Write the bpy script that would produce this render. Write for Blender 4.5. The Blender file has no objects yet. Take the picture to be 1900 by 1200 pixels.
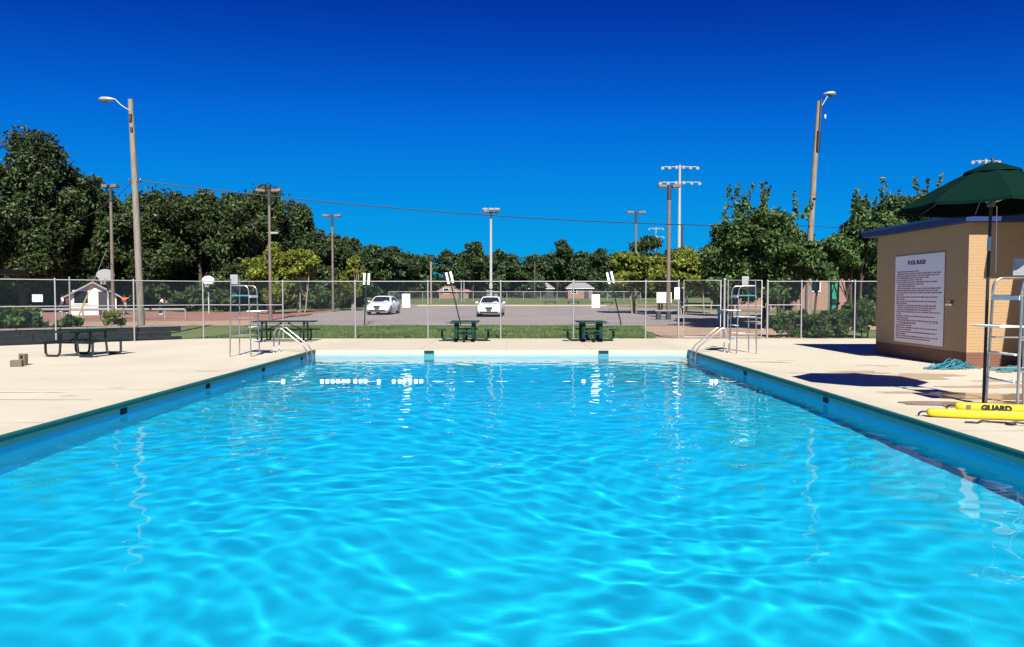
import bpy, math, random
import numpy as np
from mathutils import Vector, Matrix
R = math.radians
random.seed(7)
SC = bpy.context.scene
COL = SC.collection
# ------------------------------------------------------------------ camera
F, CX, HZ, EYE = 1340.0, 951.0, 548.0, 1.8
cd = bpy.data.cameras.new('camera'); cam = bpy.data.objects.new('camera', cd); COL.objects.link(cam)
cd.sensor_width = 36; cd.lens = F/1900*36; cd.clip_start = .05; cd.clip_end = 3000
cam.location = (0, 0, EYE); cam.rotation_euler = (R(90)-math.atan(52/F), 0, 0)
SC.camera = cam
# ------------------------------------------------------------------ sky, sun, exposure
EL = R(42); SUN = Vector((.118*math.cos(EL), -.993*math.cos(EL), math.sin(EL))).normalized()
w = bpy.data.worlds.new('World'); SC.world = w; w.use_nodes = True
nt = w.node_tree; nt.nodes.clear()
sky = nt.nodes.new('ShaderNodeTexSky'); sky.sky_type = 'NISHITA'; sky.sun_disc = False
sky.sun_elevation = EL; sky.sun_rotation = math.atan2(SUN.x, SUN.y)
sky.altitude = 1500; sky.air_density = 1.0; sky.dust_density = .15; sky.ozone_density = 4.0
sep = nt.nodes.new('ShaderNodeSeparateColor'); cmb = nt.nodes.new('ShaderNodeCombineColor')      # the print's deep saturated blue: one tone curve for the whole sky
CURVES = (((0, 0), (1, .006)), ((0, 0), (.12, .012), (.176, .0386), (.221, .079), (.307, .165), (.425, .25), (.636, .335), (.83, .375), (1, .40)),
          ((0, 0), (.2, .19), (.339, .372), (.4125, .52), (.536, .70), (.667, .76), (.79, .775), (1, .79)))
for i, pts_ in enumerate(CURVES):
    dv = nt.nodes.new('ShaderNodeMath'); dv.operation = 'MULTIPLY'; dv.inputs[1].default_value = 1/12; dv.use_clamp = True
    fc = nt.nodes.new('ShaderNodeFloatCurve'); cu_ = fc.mapping.curves[0]
    while len(cu_.points) < len(pts_): cu_.points.new(.5, .5)
    for p_, (a_, b_) in zip(cu_.points, pts_): p_.location = (a_, b_)
    fc.mapping.update()
    mu = nt.nodes.new('ShaderNodeMath'); mu.operation = 'MULTIPLY'; mu.inputs[1].default_value = 10
    nt.links.new(sep.outputs[i], dv.inputs[0]); nt.links.new(dv.outputs[0], fc.inputs['Value']); nt.links.new(fc.outputs[0], mu.inputs[0]); nt.links.new(mu.outputs[0], cmb.inputs[i])
bg = nt.nodes.new('ShaderNodeBackground'); bg.inputs[1].default_value = .054
out = nt.nodes.new('ShaderNodeOutputWorld')
nt.links.new(sky.outputs[0], sep.inputs[0]); nt.links.new(cmb.outputs[0], bg.inputs[0]); nt.links.new(bg.outputs[0], out.inputs[0])
ld = bpy.data.lights.new('sun', 'SUN'); ld.energy = 5.0; ld.angle = R(.53); ld.color = (1, .95, .87)
sun = bpy.data.objects.new('sun', ld); COL.objects.link(sun); sun.location = (5, -20, 30)
sun.rotation_euler = SUN.to_track_quat('Z', 'Y').to_euler()
ld.cycles.is_caustics_light = True
SC.view_settings.view_transform = 'Standard'; SC.view_settings.look = 'None'
SC.view_settings.exposure = .9; SC.view_settings.gamma = 1; SC.view_settings.use_curve_mapping = False
SC.render.engine = 'CYCLES'
SC.cycles.use_denoising = True; SC.cycles.max_bounces = 10; SC.cycles.transparent_max_bounces = 16
SC.cycles.sample_clamp_indirect = 6; SC.cycles.filter_width = 1.4

def X(px, y): return (px-CX)/F*y
def Z(py, y): return EYE-(py-HZ)/F*y
def lerp(a, b, t): return a+(b-a)*t
def gz(x, y):                                       # the ground rises gently beyond the fence
    ys = [-50, 31, 50, 80, 120, 200, 420, 900]; zs = [-.06, -.06, .2, .45, .92, 1.35, 1.7, 2.0]
    z = float(np.interp(y, ys, zs))
    t = min(1, max(0, (-x-14)/14)); t = t*t*(3-2*t)
    if y < 90: z = lerp(z, min(z, .06), t*min(1, (90-y)/15))
    return z

# ------------------------------------------------------------------ materials
def mat(name, col, rough=.7, metal=0, col2=None, scale=6, amt=.5, bump=0, bscale=None, spec=.5, detail=4, stretch=None, island=0, dist=.02):
    m = bpy.data.materials.new(name); m.use_nodes = True
    n = m.node_tree.nodes; l = m.node_tree.links; p = n['Principled BSDF']
    p.inputs['Base Color'].default_value = (*col, 1); p.inputs['Roughness'].default_value = rough
    p.inputs['Metallic'].default_value = metal; p.inputs['Specular IOR Level'].default_value = spec
    tc = n.new('ShaderNodeTexCoord'); src = tc.outputs['Object']
    if stretch:
        mp = n.new('ShaderNodeMapping'); mp.inputs['Scale'].default_value = stretch; l.new(src, mp.inputs[0]); src = mp.outputs[0]
    if col2 is not None:
        t = n.new('ShaderNodeTexNoise'); t.inputs['Scale'].default_value = scale; t.inputs['Detail'].default_value = detail
        l.new(src, t.inputs['Vector'])
        r = n.new('ShaderNodeValToRGB'); r.color_ramp.elements[0].position = .5-amt/2; r.color_ramp.elements[1].position = .5+amt/2
        r.color_ramp.elements[0].color = (*col, 1); r.color_ramp.elements[1].color = (*col2, 1)
        l.new(t.outputs[0], r.inputs[0]); o = r.outputs[0]
        if island:
            g = n.new('ShaderNodeNewGeometry'); h = n.new('ShaderNodeHueSaturation')
            mr = n.new('ShaderNodeMapRange'); mr.inputs[3].default_value = 1-island; mr.inputs[4].default_value = 1+island
            l.new(g.outputs['Random Per Island'], mr.inputs[0]); l.new(mr.outputs[0], h.inputs['Value']); l.new(o, h.inputs['Color']); o = h.outputs[0]
        l.new(o, p.inputs['Base Color'])
    if bump:
        t2 = n.new('ShaderNodeTexNoise'); t2.inputs['Scale'].default_value = bscale or scale*4; t2.inputs['Detail'].default_value = 5
        l.new(src, t2.inputs['Vector']); b = n.new('ShaderNodeBump'); b.inputs['Strength'].default_value = bump; b.inputs['Distance'].default_value = dist
        l.new(t2.outputs[0], b.inputs['Height']); l.new(b.outputs[0], p.inputs['Normal'])
    return m
def leafmat(name, c1, c2, var=.35, trans=.25):
    m = bpy.data.materials.new(name); m.use_nodes = True; n = m.node_tree.nodes; l = m.node_tree.links
    n.clear(); o = n.new('ShaderNodeOutputMaterial')
    g = n.new('ShaderNodeNewGeometry'); r = n.new('ShaderNodeValToRGB'); cr = r.color_ramp
    cr.elements[0].color = (*c1, 1); cr.elements[1].color = (*c2, 1)
    l.new(g.outputs['Random Per Island'], r.inputs[0])
    tc = n.new('ShaderNodeTexCoord'); t = n.new('ShaderNodeTexNoise'); t.inputs['Scale'].default_value = .55; t.inputs['Detail'].default_value = 3; l.new(tc.outputs['Object'], t.inputs['Vector'])
    mr = n.new('ShaderNodeMapRange'); mr.inputs[1].default_value = .3; mr.inputs[2].default_value = .7; mr.inputs[3].default_value = 1-var; mr.inputs[4].default_value = 1+var
    l.new(t.outputs[0], mr.inputs[0]); h = n.new('ShaderNodeHueSaturation'); l.new(r.outputs[0], h.inputs['Color']); l.new(mr.outputs[0], h.inputs['Value'])
    d = n.new('ShaderNodeBsdfPrincipled'); d.inputs['Roughness'].default_value = .5; d.inputs['Specular IOR Level'].default_value = .35
    tr = n.new('ShaderNodeBsdfTranslucent'); mx = n.new('ShaderNodeMixShader'); mx.inputs[0].default_value = trans
    l.new(h.outputs[0], d.inputs['Base Color']); l.new(h.outputs[0], tr.inputs[0]); l.new(d.outputs[0], mx.inputs[1]); l.new(tr.outputs[0], mx.inputs[2]); l.new(mx.outputs[0], o.inputs[0])
    return m
M = {}
M['galv'] = mat('galvanised', (.27, .275, .28), .5, .35, (.34, .34, .34), 8)
M['wire'] = mat('chain_wire', (.035, .055, .07), .5, .3)
M['steel'] = mat('stainless', (.55, .53, .5), .28, .85, (.4, .37, .34), 5, .6)
M['whiteplate'] = mat('white_plate', (.78, .78, .76), .5, 0, (.68, .67, .64), 7)
M['teal_seat'] = mat('teal_plastic', (.03, .2, .23), .4)
M['white'] = mat('white_paint', (.8, .8, .8), .5)
M['dgreen'] = mat('green_coat', (.004, .022, .018), .6, 0, (.006, .03, .024), 9, spec=.2)
M['dgreen2'] = mat('green_seat', (.004, .038, .028), .6, 0, (.006, .045, .034), 9, spec=.2)
M['black'] = mat('black_coat', (.012, .014, .016), .5)
M['wood'] = mat('pole_wood', (.27, .235, .19), .9, 0, (.13, .115, .095), 3, .5, .5, 18, stretch=(6, 6, .6))
M['brown_pole'] = mat('brown_pole', (.13, .095, .075), .6, 0, (.17, .13, .11), 4)
M['grey_pole'] = mat('grey_pole', (.30, .30, .29), .6, 0, (.36, .36, .35), 4)
M['lamp_head'] = mat('lamp_head', (.33, .33, .325), .4, .2)
M['lens'] = mat('lamp_lens', (.1, .12, .14), .15)
M['dark_metal'] = mat('dark_metal', (.05, .05, .055), .5, .3)
M['tan_brick'] = mat('tan_brick', (.36, .235, .122), .75, 0, (.335, .215, .108), 3, .6, .25, 60, dist=.004)
M['brown_brick'] = mat('brown_brick', (.17, .075, .045), .75, 0, (.14, .06, .035), 3, .6, .25, 60, dist=.004)
M['tan_mortar'] = mat('tan_mortar', (.335, .212, .104), .85)
M['brown_mortar'] = mat('brown_mortar', (.13, .056, .034), .85)
M['blue_fascia'] = mat('blue_fascia', (.004, .017, .11), .6)
M['blue_trim'] = mat('blue_trim', (.008, .075, .24), .55)
M['canvas'] = mat('green_canvas', (.0008, .013, .009), .9, 0, (.001, .016, .011), 4, spec=.08)
M['shade_black'] = mat('underside_shade', (.0012, .0016, .0018), .95, spec=.02)  # near-black colour standing in for the shade under the umbrella
M['yellow'] = mat('yellow_foam', (.60, .46, .008), .55, 0, (.54, .40, .006), 5, .6)
M['red_text'] = mat('red_print', (.30, .018, .045), .6)
M['blue_text'] = mat('dark_print', (.05, .03, .10), .6)
M['board'] = mat('sign_board', (.74, .70, .73), .5, 0, (.68, .60, .63), 1.2, .7)
M['rope_teal'] = mat('teal_rope', (.008, .11, .15), .5, 0, (.02, .2, .26), 5, .5)
M['carpaint'] = mat('car_white', (.75, .76, .78), .25, 0)
M['glass'] = mat('dark_glass', (.012, .018, .022), .06, 0, spec=.25)
M['tyre'] = mat('tyre', (.015, .015, .016), .8)
M['rim'] = mat('rim', (.5, .5, .52), .3, .8)
M['headlight'] = mat('headlight', (.55, .57, .6), .12)
M['skin'] = mat('skin', (.16, .09, .06), .6)
M['hair'] = mat('hair', (.01, .008, .007), .7)
M['bark'] = mat('bark', (.10, .075, .055), .95, 0, (.05, .04, .03), 4, .5, .6, 14, stretch=(3, 3, .7))
M['bark_pale'] = mat('pale_bark', (.30, .24, .18), .9, 0, (.2, .15, .11), 4, .5)
M['windscreen'] = mat('dark_block', (.004, .005, .008), .85, 0, (.007, .008, .011), 5)
M['capstone'] = mat('cap_stone', (.3, .26, .22), .9, 0, (.24, .2, .17), 4)
M['float_white'] = mat('float_white', (.82, .84, .85), .4)
M['concrete_block'] = mat('concrete_block', (.17, .13, .085), .9, 0, (.11, .085, .055), 20, .6, .4, 60)
M['redbrick'] = mat('far_brick', (.31, .18, .135), .85, 0, (.26, .145, .11), 2)
M['roofgrey'] = mat('roof_shingle', (.22, .21, .21), .9, 0, (.3, .29, .28), 3)
M['cream_wall'] = mat('cream_siding', (.70, .66, .56), .8, 0, (.62, .59, .5), 2)
M['green_door'] = mat('green_door', (.01, .22, .14), .5)
M['curb'] = mat('curb', (.5, .45, .38), .9, 0, (.4, .35, .29), 1)
M['yellow_guard'] = mat('yellow_guard', (.30, .28, .08), .6)
M['joint'] = mat('joint', (.30, .24, .19), .95)
# pale deck concrete with worn patches
def deckmat():
    m = mat('deck_concrete', (.54, .50, .385), .85, 0, (.46, .41, .305), .42, .6, .25, 70, dist=.004)
    n = m.node_tree.nodes; l = m.node_tree.links; p = n['Principled BSDF']
    old = p.inputs['Base Color'].links[0].from_socket
    tc = n.new('ShaderNodeTexCoord')
    t = n.new('ShaderNodeTexNoise'); t.inputs['Scale'].default_value = 2.3; t.inputs['Detail'].default_value = 8; t.inputs['Roughness'].default_value = .7
    l.new(tc.outputs['Object'], t.inputs['Vector'])
    r = n.new('ShaderNodeValToRGB'); r.color_ramp.elements[0].position = .60; r.color_ramp.elements[1].position = .76
    l.new(t.outputs[0], r.inputs[0])
    mx = n.new('ShaderNodeMix'); mx.data_type = 'RGBA'; l.new(r.outputs[0], mx.inputs[0]); l.new(old, mx.inputs[6]); mx.inputs[7].default_value = (.36, .30, .22, 1)
    sp = n.new('ShaderNodeTexNoise'); sp.inputs['Scale'].default_value = 55; sp.inputs['Detail'].default_value = 3; l.new(tc.outputs['Object'], sp.inputs['Vector'])
    mr = n.new('ShaderNodeMapRange'); mr.inputs[1].default_value = .3; mr.inputs[2].default_value = .7; mr.inputs[3].default_value = .93; mr.inputs[4].default_value = 1.05
    l.new(sp.outputs[0], mr.inputs[0]); h = n.new('ShaderNodeHueSaturation'); l.new(mx.outputs[2], h.inputs['Color']); l.new(mr.outputs[0], h.inputs['Value'])
    # worn, damp-darkened margin near the coping with a ragged edge
    sx = n.new('ShaderNodeSeparateXYZ'); l.new(tc.outputs['Object'], sx.inputs[0])
    def mth(op, a, b_=None):
        q = n.new('ShaderNodeMath'); q.operation = op
        for k_, v_ in enumerate((a, b_)):
            if v_ is None: continue
            if isinstance(v_, (int, float)): q.inputs[k_].default_value = v_
            else: l.new(v_, q.inputs[k_])
        return q.outputs[0]
    dx = mth('SUBTRACT', mth('ABSOLUTE', mth('ADD', sx.outputs[0], .35)), 6.25)
    g2 = n.new('ShaderNodeTexNoise'); g2.inputs['Scale'].default_value = 1.7; g2.inputs['Detail'].default_value = 6; l.new(tc.outputs['Object'], g2.inputs['Vector'])
    ed = mth('SUBTRACT', mth('MULTIPLY', g2.outputs[0], 1.5), .42)
    k2 = n.new('ShaderNodeMapRange'); k2.inputs[1].default_value = -.25; k2.inputs[2].default_value = .25; k2.inputs[3].default_value = 0; k2.inputs[4].default_value = .35
    l.new(mth('SUBTRACT', ed, dx), k2.inputs[0])
    m3 = n.new('ShaderNodeMix'); m3.data_type = 'RGBA'; l.new(k2.outputs[0], m3.inputs[0]); l.new(h.outputs[0], m3.inputs[6]); m3.inputs[7].default_value = (.40, .345, .25, 1)
    l.new(m3.outputs[2], p.inputs['Base Color'])
    return m
M['deck'] = deckmat()
M['wet'] = mat('wet_concrete', (.30, .21, .13), .12, 0, (.36, .26, .17), 2.2, .4, .03, 20, spec=.6)
M['damp'] = mat('damp_concrete', (.36, .26, .165), .5, 0, (.46, .35, .24), 1.6, .5)
M['pool_wall'] = mat('pool_wall_paint', (.09, .46, .66), .5, 0, (.12, .53, .72), 2.2, .6, stretch=(1, 1, .25))
M['pool_far'] = mat('pool_far_paint', (.20, .37, .44), .55, 0, (.27, .42, .47), 1.3, .7)
M['pool_floor'] = mat('pool_floor_paint', (.001, .50, .68), .6, 0, (.002, .55, .72), .35, .7)
M['coping'] = mat('green_coping', (.006, .085, .072), .5, 0, (.012, .12, .10), 3, .6)
M['hole'] = mat('dark_opening', (.006, .012, .02), .8)
M['skim'] = mat('skimmer_teal', (.03, .25, .28), .5)
M['asphalt'] = mat('faded_asphalt', (.225, .195, .175), .92, 0, (.29, .255, .235), .16, .5, .15, 30)
M['clay'] = mat('red_clay', (.24, .105, .07), .95, 0, (.30, .165, .12), .25, .5)
M['dirt'] = mat('tan_dirt', (.40, .28, .19), .95, 0, (.32, .21, .14), .5, .6)
M['lawn'] = mat('lawn', (.075, .125, .03), .95, 0, (.15, .16, .055), .22, .6, .5, 9)
M['leaf_dark'] = leafmat('leaf_dark', (.010, .022, .006), (.075, .115, .034), .6)
M['leaf_mid'] = leafmat('leaf_mid', (.018, .045, .012), (.105, .175, .045), .5)
M['leaf_light'] = leafmat('leaf_light', (.06, .09, .008), (.22, .25, .03))
M['leaf_far'] = leafmat('leaf_far', (.010, .026, .009), (.058, .10, .03), .5)
M['grass'] = leafmat('grass_blade', (.065, .13, .028), (.15, .21, .06))
# water: a clear rippled sheet
m = bpy.data.materials.new('pool_water'); m.use_nodes = True; n = m.node_tree.nodes; n.clear()
o = n.new('ShaderNodeOutputMaterial'); g = n.new('ShaderNodeBsdfGlass'); g.inputs['IOR'].default_value = 1.33; g.inputs['Roughness'].default_value = 0
g.inputs['Color'].default_value = (.93, .985, 1, 1); m.node_tree.links.new(g.outputs[0], o.inputs[0]); M['water'] = m

# ------------------------------------------------------------------ mesh helpers
class MB:
    def __init__(s): s.v = []; s.f = []; s.m = []; s.sm = []
    def add(s, vs, fs, mi=0, smooth=False):
        k = len(s.v); s.v += [tuple(p) for p in vs]
        for f in fs: s.f.append(tuple(i+k for i in f)); s.m.append(mi); s.sm.append(smooth)
        return s
    def box(s, c, d, rz=0, mi=0, M4=None):
        x, y, z = d[0]/2, d[1]/2, d[2]/2
        vs = [Vector((a*x, b*y, e*z)) for e in (-1, 1) for b in (-1, 1) for a in (-1, 1)]
        rm = M4 if M4 else Matrix.Rotation(rz, 4, 'Z')
        vs = [rm @ p + Vector(c) for p in vs]
        return s.add(vs, [(0, 2, 3, 1), (4, 5, 7, 6), (0, 1, 5, 4), (2, 6, 7, 3), (0, 4, 6, 2), (1, 3, 7, 5)], mi)
    def bbox(s, c, d, b=.01, rz=0, mi=0):            # box with chamfered vertical and top edges
        x, y, z = d[0]/2, d[1]/2, d[2]/2; b = min(b, x*.9, y*.9, z*.9); rm = Matrix.Rotation(rz, 4, 'Z'); vs = []
        for zz, ins in ((-z, b), (-z+b, 0), (z-b, 0), (z, b)):
            for (sx, sy) in ((-1, -1), (1, -1), (1, 1), (-1, 1)):
                ax, ay = x-ins, y-ins
                pts = [(sx*(ax-b), sy*ay), (sx*ax, sy*(ay-b))]
                if sx*sy > 0: pts = pts[::-1]
                if (sx, sy) in ((-1, -1), (1, 1)): pts = [(sx*ax, sy*(ay-b)), (sx*(ax-b), sy*ay)]
                else: pts = [(sx*(ax-b), sy*ay), (sx*ax, sy*(ay-b))]
                vs += [rm @ Vector((px, py, zz)) + Vector(c) for px, py in pts]
        fs = []
        for k in range(3):
            for i in range(8): fs.append((k*8+i, k*8+(i+1) % 8, k*8+8+(i+1) % 8, k*8+8+i))
        fs.append(tuple(range(7, -1, -1))); fs.append(tuple(range(24, 32)))
        return s.add(vs, fs, mi)
    def tube(s, pts, r, n=8, mi=0, caps=True):
        pts = [Vector(p) for p in pts]; rr = r if isinstance(r, (list, tuple)) else [r]*len(pts); rings = []; up = None
        for i, p in enumerate(pts):
            d = (pts[min(i+1, len(pts)-1)]-pts[max(i-1, 0)]).normalized()
            if up is None: up = d.orthogonal().normalized()
            up = (up-d*up.dot(d)); up = up.normalized() if up.length > 1e-5 else d.orthogonal().normalized()
            b = d.cross(up)
            rings.append([p+(up*math.cos(t)+b*math.sin(t))*rr[i] for t in [2*math.pi*j/n for j in range(n)]])
        fs = [(k*n+j, k*n+(j+1) % n, (k+1)*n+(j+1) % n, (k+1)*n+j) for k in range(len(pts)-1) for j in range(n)]
        s.add([q for ring in rings for q in ring], fs, mi, True)
        if caps:
            s.add(rings[0], [tuple(range(n-1, -1, -1))], mi); s.add(rings[-1], [tuple(range(n))], mi)
        return s
    def lathe(s, prof, n=16, c=(0, 0, 0), mi=0, smooth=True, sx=1, sy=1):
        vs = [(c[0]+r*math.cos(2*math.pi*j/n)*sx, c[1]+r*math.sin(2*math.pi*j/n)*sy, c[2]+z) for r, z in prof for j in range(n)]
        fs = [(k*n+j, k*n+(j+1) % n, (k+1)*n+(j+1) % n, (k+1)*n+j) for k in range(len(prof)-1) for j in range(n)]
        return s.add(vs, fs, mi, smooth)
    def prism(s, poly, z0, z1, mi=0):
        k = len(poly); vs = [(x, y, z0) for x, y in poly]+[(x, y, z1) for x, y in poly]
        fs = [tuple(range(k-1, -1, -1)), tuple(range(k, 2*k))]+[(i, (i+1) % k, (i+1) % k+k, i+k) for i in range(k)]
        return s.add(vs, fs, mi)
    def mesh(s, name, mats):
        me = bpy.data.meshes.new(name); me.from_pydata(s.v, [], s.f)
        for q in (mats if isinstance(mats, (list, tuple)) else [mats]): me.materials.append(M[q] if isinstance(q, str) else q)
        me.polygons.foreach_set('material_index', s.m); me.polygons.foreach_set('use_smooth', s.sm); me.update(); return me
    def build(s, name, mats, parent=None, loc=(0, 0, 0), rz=0):
        return link(name, s.mesh(name, mats), parent, loc, rz)
def link(name, me, parent=None, loc=(0, 0, 0), rz=0):
    o = bpy.data.objects.new(name, me); COL.objects.link(o); o.location = loc; o.rotation_euler = (0, 0, rz)
    if parent is not None: o.parent = parent
    return o
def tag(o, label=None, cat=None, group=None, kind=None):
    if label: o['label'] = label
    if cat: o['category'] = cat
    if group: o['group'] = group
    if kind: o['kind'] = kind
    return o
def thing(name, label, cat, loc=(0, 0, 0), rz=0, group=None):
    o = bpy.data.objects.new(name, None); COL.objects.link(o); o.location = loc; o.rotation_euler = (0, 0, rz); o.empty_display_size = .1
    return tag(o, label, cat, group)
def copy_tree(o, parent=None):
    c = o.copy(); COL.objects.link(c)
    if parent is not None: c.parent = parent
    for ch in o.children: copy_tree(ch, c)
    return c
def arc(p0, p1, p2, n=6):                              # quadratic bend
    p0, p1, p2 = Vector(p0), Vector(p1), Vector(p2)
    return [p0*(1-t)**2+p1*2*t*(1-t)+p2*t*t for t in [i/n for i in range(n+1)]]
def npmesh(name, V, Fq, matn, smooth=False):
    me = bpy.data.meshes.new(name); nv = len(V); k = Fq.shape[1]; nf = len(Fq)
    me.vertices.add(nv); me.vertices.foreach_set('co', V.astype(np.float32).ravel())
    me.loops.add(nf*k); me.loops.foreach_set('vertex_index', Fq.astype(np.int32).ravel())
    me.polygons.add(nf); me.polygons.foreach_set('loop_start', (np.arange(nf)*k).astype(np.int32))
    me.polygons.foreach_set('use_smooth', np.full(nf, smooth)); me.materials.append(M[matn]); me.update(calc_edges=True); return me
def struct(o): return tag(o, kind='structure')

# ------------------------------------------------------------------ ground
def sheet(name, xs, ys, dz, matn, edge=None):
    xs, ys = np.array(xs, float), np.array(ys, float); nx, ny = len(xs), len(ys); V = np.zeros((nx*ny, 3))
    for j, y in enumerate(ys):
        for i, x in enumerate(xs):
            xx = x if edge is None else edge(x, y)
            V[j*nx+i] = (xx, y, gz(xx, y)+dz)
    Fq = np.array([(j*nx+i, j*nx+i+1, (j+1)*nx+i+1, (j+1)*nx+i) for j in range(ny-1) for i in range(nx-1)])
    return struct(link(name, npmesh(name, V, Fq, matn, True)))
gxs = sorted(set(list(range(-1000, -79, 115))+list(range(-80, 81, 2))+list(range(80, 1001, 115))))
gys = sorted(set(list(np.arange(30.45, 130, 1.5))+list(range(130, 420, 12))+list(range(420, 1400, 160))))
sheet('ground', gxs, gys, 0, 'lawn')
b = MB()                                               # earth round the pool pit
for x0, y0, x1, y1 in ((-400, -300, -6.84, 30.6), (6.14, -300, 400, 30.6), (-6.84, -300, 6.14, .76), (-6.84, 24.34, 6.14, 30.6)):
    b.prism([(x0, y0), (x1, y0), (x1, y1), (x0, y1)], -2.6, -.07)
struct(b.build('earth', 'lawn'))
wob = lambda y, a, s: a*math.sin(y*.37+s)+a*.6*math.sin(y*.93+s*2)+a*.3*math.sin(y*2.7+s)
def strip(name, rows, dz, matn, nx=24):                # rows: (y, xl, xr)
    ry = [r[0] for r in rows]; ys = np.arange(ry[0], ry[-1]+.01, .75)
    xl = np.interp(ys, ry, [r[1] for r in rows]); xr = np.interp(ys, ry, [r[2] for r in rows])
    V = []; 
    for j, y in enumerate(ys):
        a, b = xl[j]+wob(y, .25, 1), xr[j]+wob(y, .25, 4)
        for i in range(nx+1):
            x = lerp(a, b, i/nx); yy = y+(wob(x, .12, 2) if j in (0, len(ys)-1) else 0); V.append((x, yy, gz(x, yy)+dz))
    k = nx+1
    Fq = np.array([(j*k+i, j*k+i+1, (j+1)*k+i+1, (j+1)*k+i) for j in range(len(ys)-1) for i in range(nx)])
    return struct(link(name, npmesh(name, np.array(V), Fq, matn, True)))
strip('dirt_path', [(30.6, 6.2, 12.6), (36, 6.6, 13.5), (41.5, 7.4, 40)], .03, 'dirt')
strip('dirt_road', [(41, -60, -14), (47.5, -60, -14)], .028, 'dirt', 40)
strip('clay_court', [(46.5, -62, -15.5), (58, -62, -15.8), (66, -64, -16), (74, -60, -22)], .036, 'clay', 40)
strip('parking_lot', [(41, -15.2, 15), (50, -15.4, 22), (62, -15.6, 20), (76, -15.2, 14), (84, -11, 11)], .045, 'asphalt', 36)
b = MB()
for i in range(40):
    x0, x1 = -11+22*i/40, -11+22*(i+1)/40
    y0, y1 = 84.2+wob(x0, .12, 3), 84.2+wob(x1, .12, 3)
    b.add([(x0, y0, gz(x0, y0)-.1), (x1, y1, gz(x1, y1)-.1), (x1, y1, gz(x1, y1)+.15), (x0, y0, gz(x0, y0)+.15), (x0, y0+.3, gz(x0, y0)+.15), (x1, y1+.3, gz(x1, y1)+.15)], [(0, 1, 2, 3), (3, 2, 5, 4)])
struct(b.build('kerb', 'curb'))
strip('field_verge', [(84.6, -16, 40), (90, -16, 44)], .03, 'dirt', 30)

# ------------------------------------------------------------------ pool and deck
PX0, PX1, PY0, PY1, WZ = -6.6, 5.9, 1.0, 24.1, -.23
FL = [(-26.5, 19.3), (-13.1, 30.55)]                   # oblique left fence line, extended
deck = struct(thing('pool_deck', None, None))
b = MB()
b.prism([(PX1, -6), (17.5, -6), (17.5, 30.55), (PX1, 30.55)], -.16, 0)
b.prism([(PX0, PY1), (PX1, PY1), (PX1, 30.55), (PX0, 30.55)], -.16, 0)
b.prism([(PX0, -6), (PX0, 30.55), FL[1], FL[0], (-26.5, -6)], -.16, 0)
b.prism([(PX0, -6), (PX1, -6), (PX1, PY0), (PX0, PY0)], -.16, 0)
b.build('slab', 'deck', deck)
rnd = random.Random(3)
def crack(x0, y0, x1, y1, w=.02):                     # an uneven joint line on the slab
    b = MB(); N = 14; L = []
    for i in range(N+1):
        t = i/N; ww = w*rnd.uniform(.3, 1.2); x = lerp(x0, x1, t)+rnd.uniform(-.01, .01); y = lerp(y0, y1, t)+rnd.uniform(-.01, .01)
        dx, dy = (y1-y0), -(x1-x0); q = math.hypot(dx, dy); L.append(((x+dx/q*ww, y+dy/q*ww, .004), (x-dx/q*ww, y-dy/q*ww, .004)))
    b.add([p for a in L for p in a], [(2*i, 2*i+1, 2*i+3, 2*i+2) for i in range(N)])
    o = b.build('expansion_joint', 'joint', deck)
for a in [(-12, 12.5, -7.3, 12.45), (-9.9, 13.4, -8.3, 13.4), (-7.55, 17.2, -7.0, 17.2), (-7.5, 20.4, -7.15, 20.4), (-8.1, 12.9, -7.9, 13.0), (-7.9, 14.1, -7.6, 14.1),
          (6.45, 20.6, 7.1, 20.6), (7.4, 20.1, 7.9, 20.1), (8.9, 18.6, 10.0, 18.6), (6.5, 16.8, 6.9, 16.8), (8.4, 17.3, 8.7, 17.3), (9.3, 18.9, 9.5, 18.2)]: crack(*a)
for k in range(7):
    y = 1.5+k*3.9+.3*math.sin(k); crack(PX1+.05, y, 11.2, y+.01, .007)
    crack(-16+.3*k if y < 24 else -10, y+.6, PX0-.05, y+.61, .007)
for k in range(5): crack(-6+2.9*k, PY1+.05, -6+2.9*k+.01, 30.3, .005)
# wet and damp patches beside the brick hut
def blob(name, cx, cy, rx, ry, matn, seed, z, parent):
    q = random.Random(seed); ph = [q.uniform(0, 6.3) for _ in range(6)]; P = []
    for i in range(56):
        t = 2*math.pi*i/56; rr = 1+.28*math.sin(2*t+ph[0])+.2*math.sin(3*t+ph[1])+.13*math.sin(5*t+ph[2])+.08*math.sin(9*t+ph[3])+.05*math.sin(14*t+ph[4])
        P.append((cx+rx*rr*math.cos(t), cy+ry*rr*math.sin(t), z))
    return MB().add(P, [tuple(range(56))]).build(name, matn, parent)
blob('damp_patch', 9.0, 16.1, 1.0, .55, 'damp', 2, .004, deck)
blob('damp_patch', 8.2, 17.0, .6, .25, 'damp', 5, .005, deck)
blob('puddle', 9.1, 12.9, 1.4, .55, 'wet', 4, .006, deck)
blob('puddle', 8.0, 11.9, 1.1, .45, 'wet', 8, .010, deck)
blob('damp_patch', 7.4, 13.4, .55, .14, 'damp', 9, .004, deck)
blob('damp_patch', 10.3, 15.2, .5, .16, 'damp', 11, .004, deck)
blob('damp_patch', 9.6, 14.3, .8, .3, 'damp', 14, .005, deck)
blob('damp_patch', 7.0, 19.6, .5, .12, 'damp', 17, .004, deck)
blob('damp_patch', -8.6, 9.6, .5, .1, 'damp', 19, .004, deck)

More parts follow.
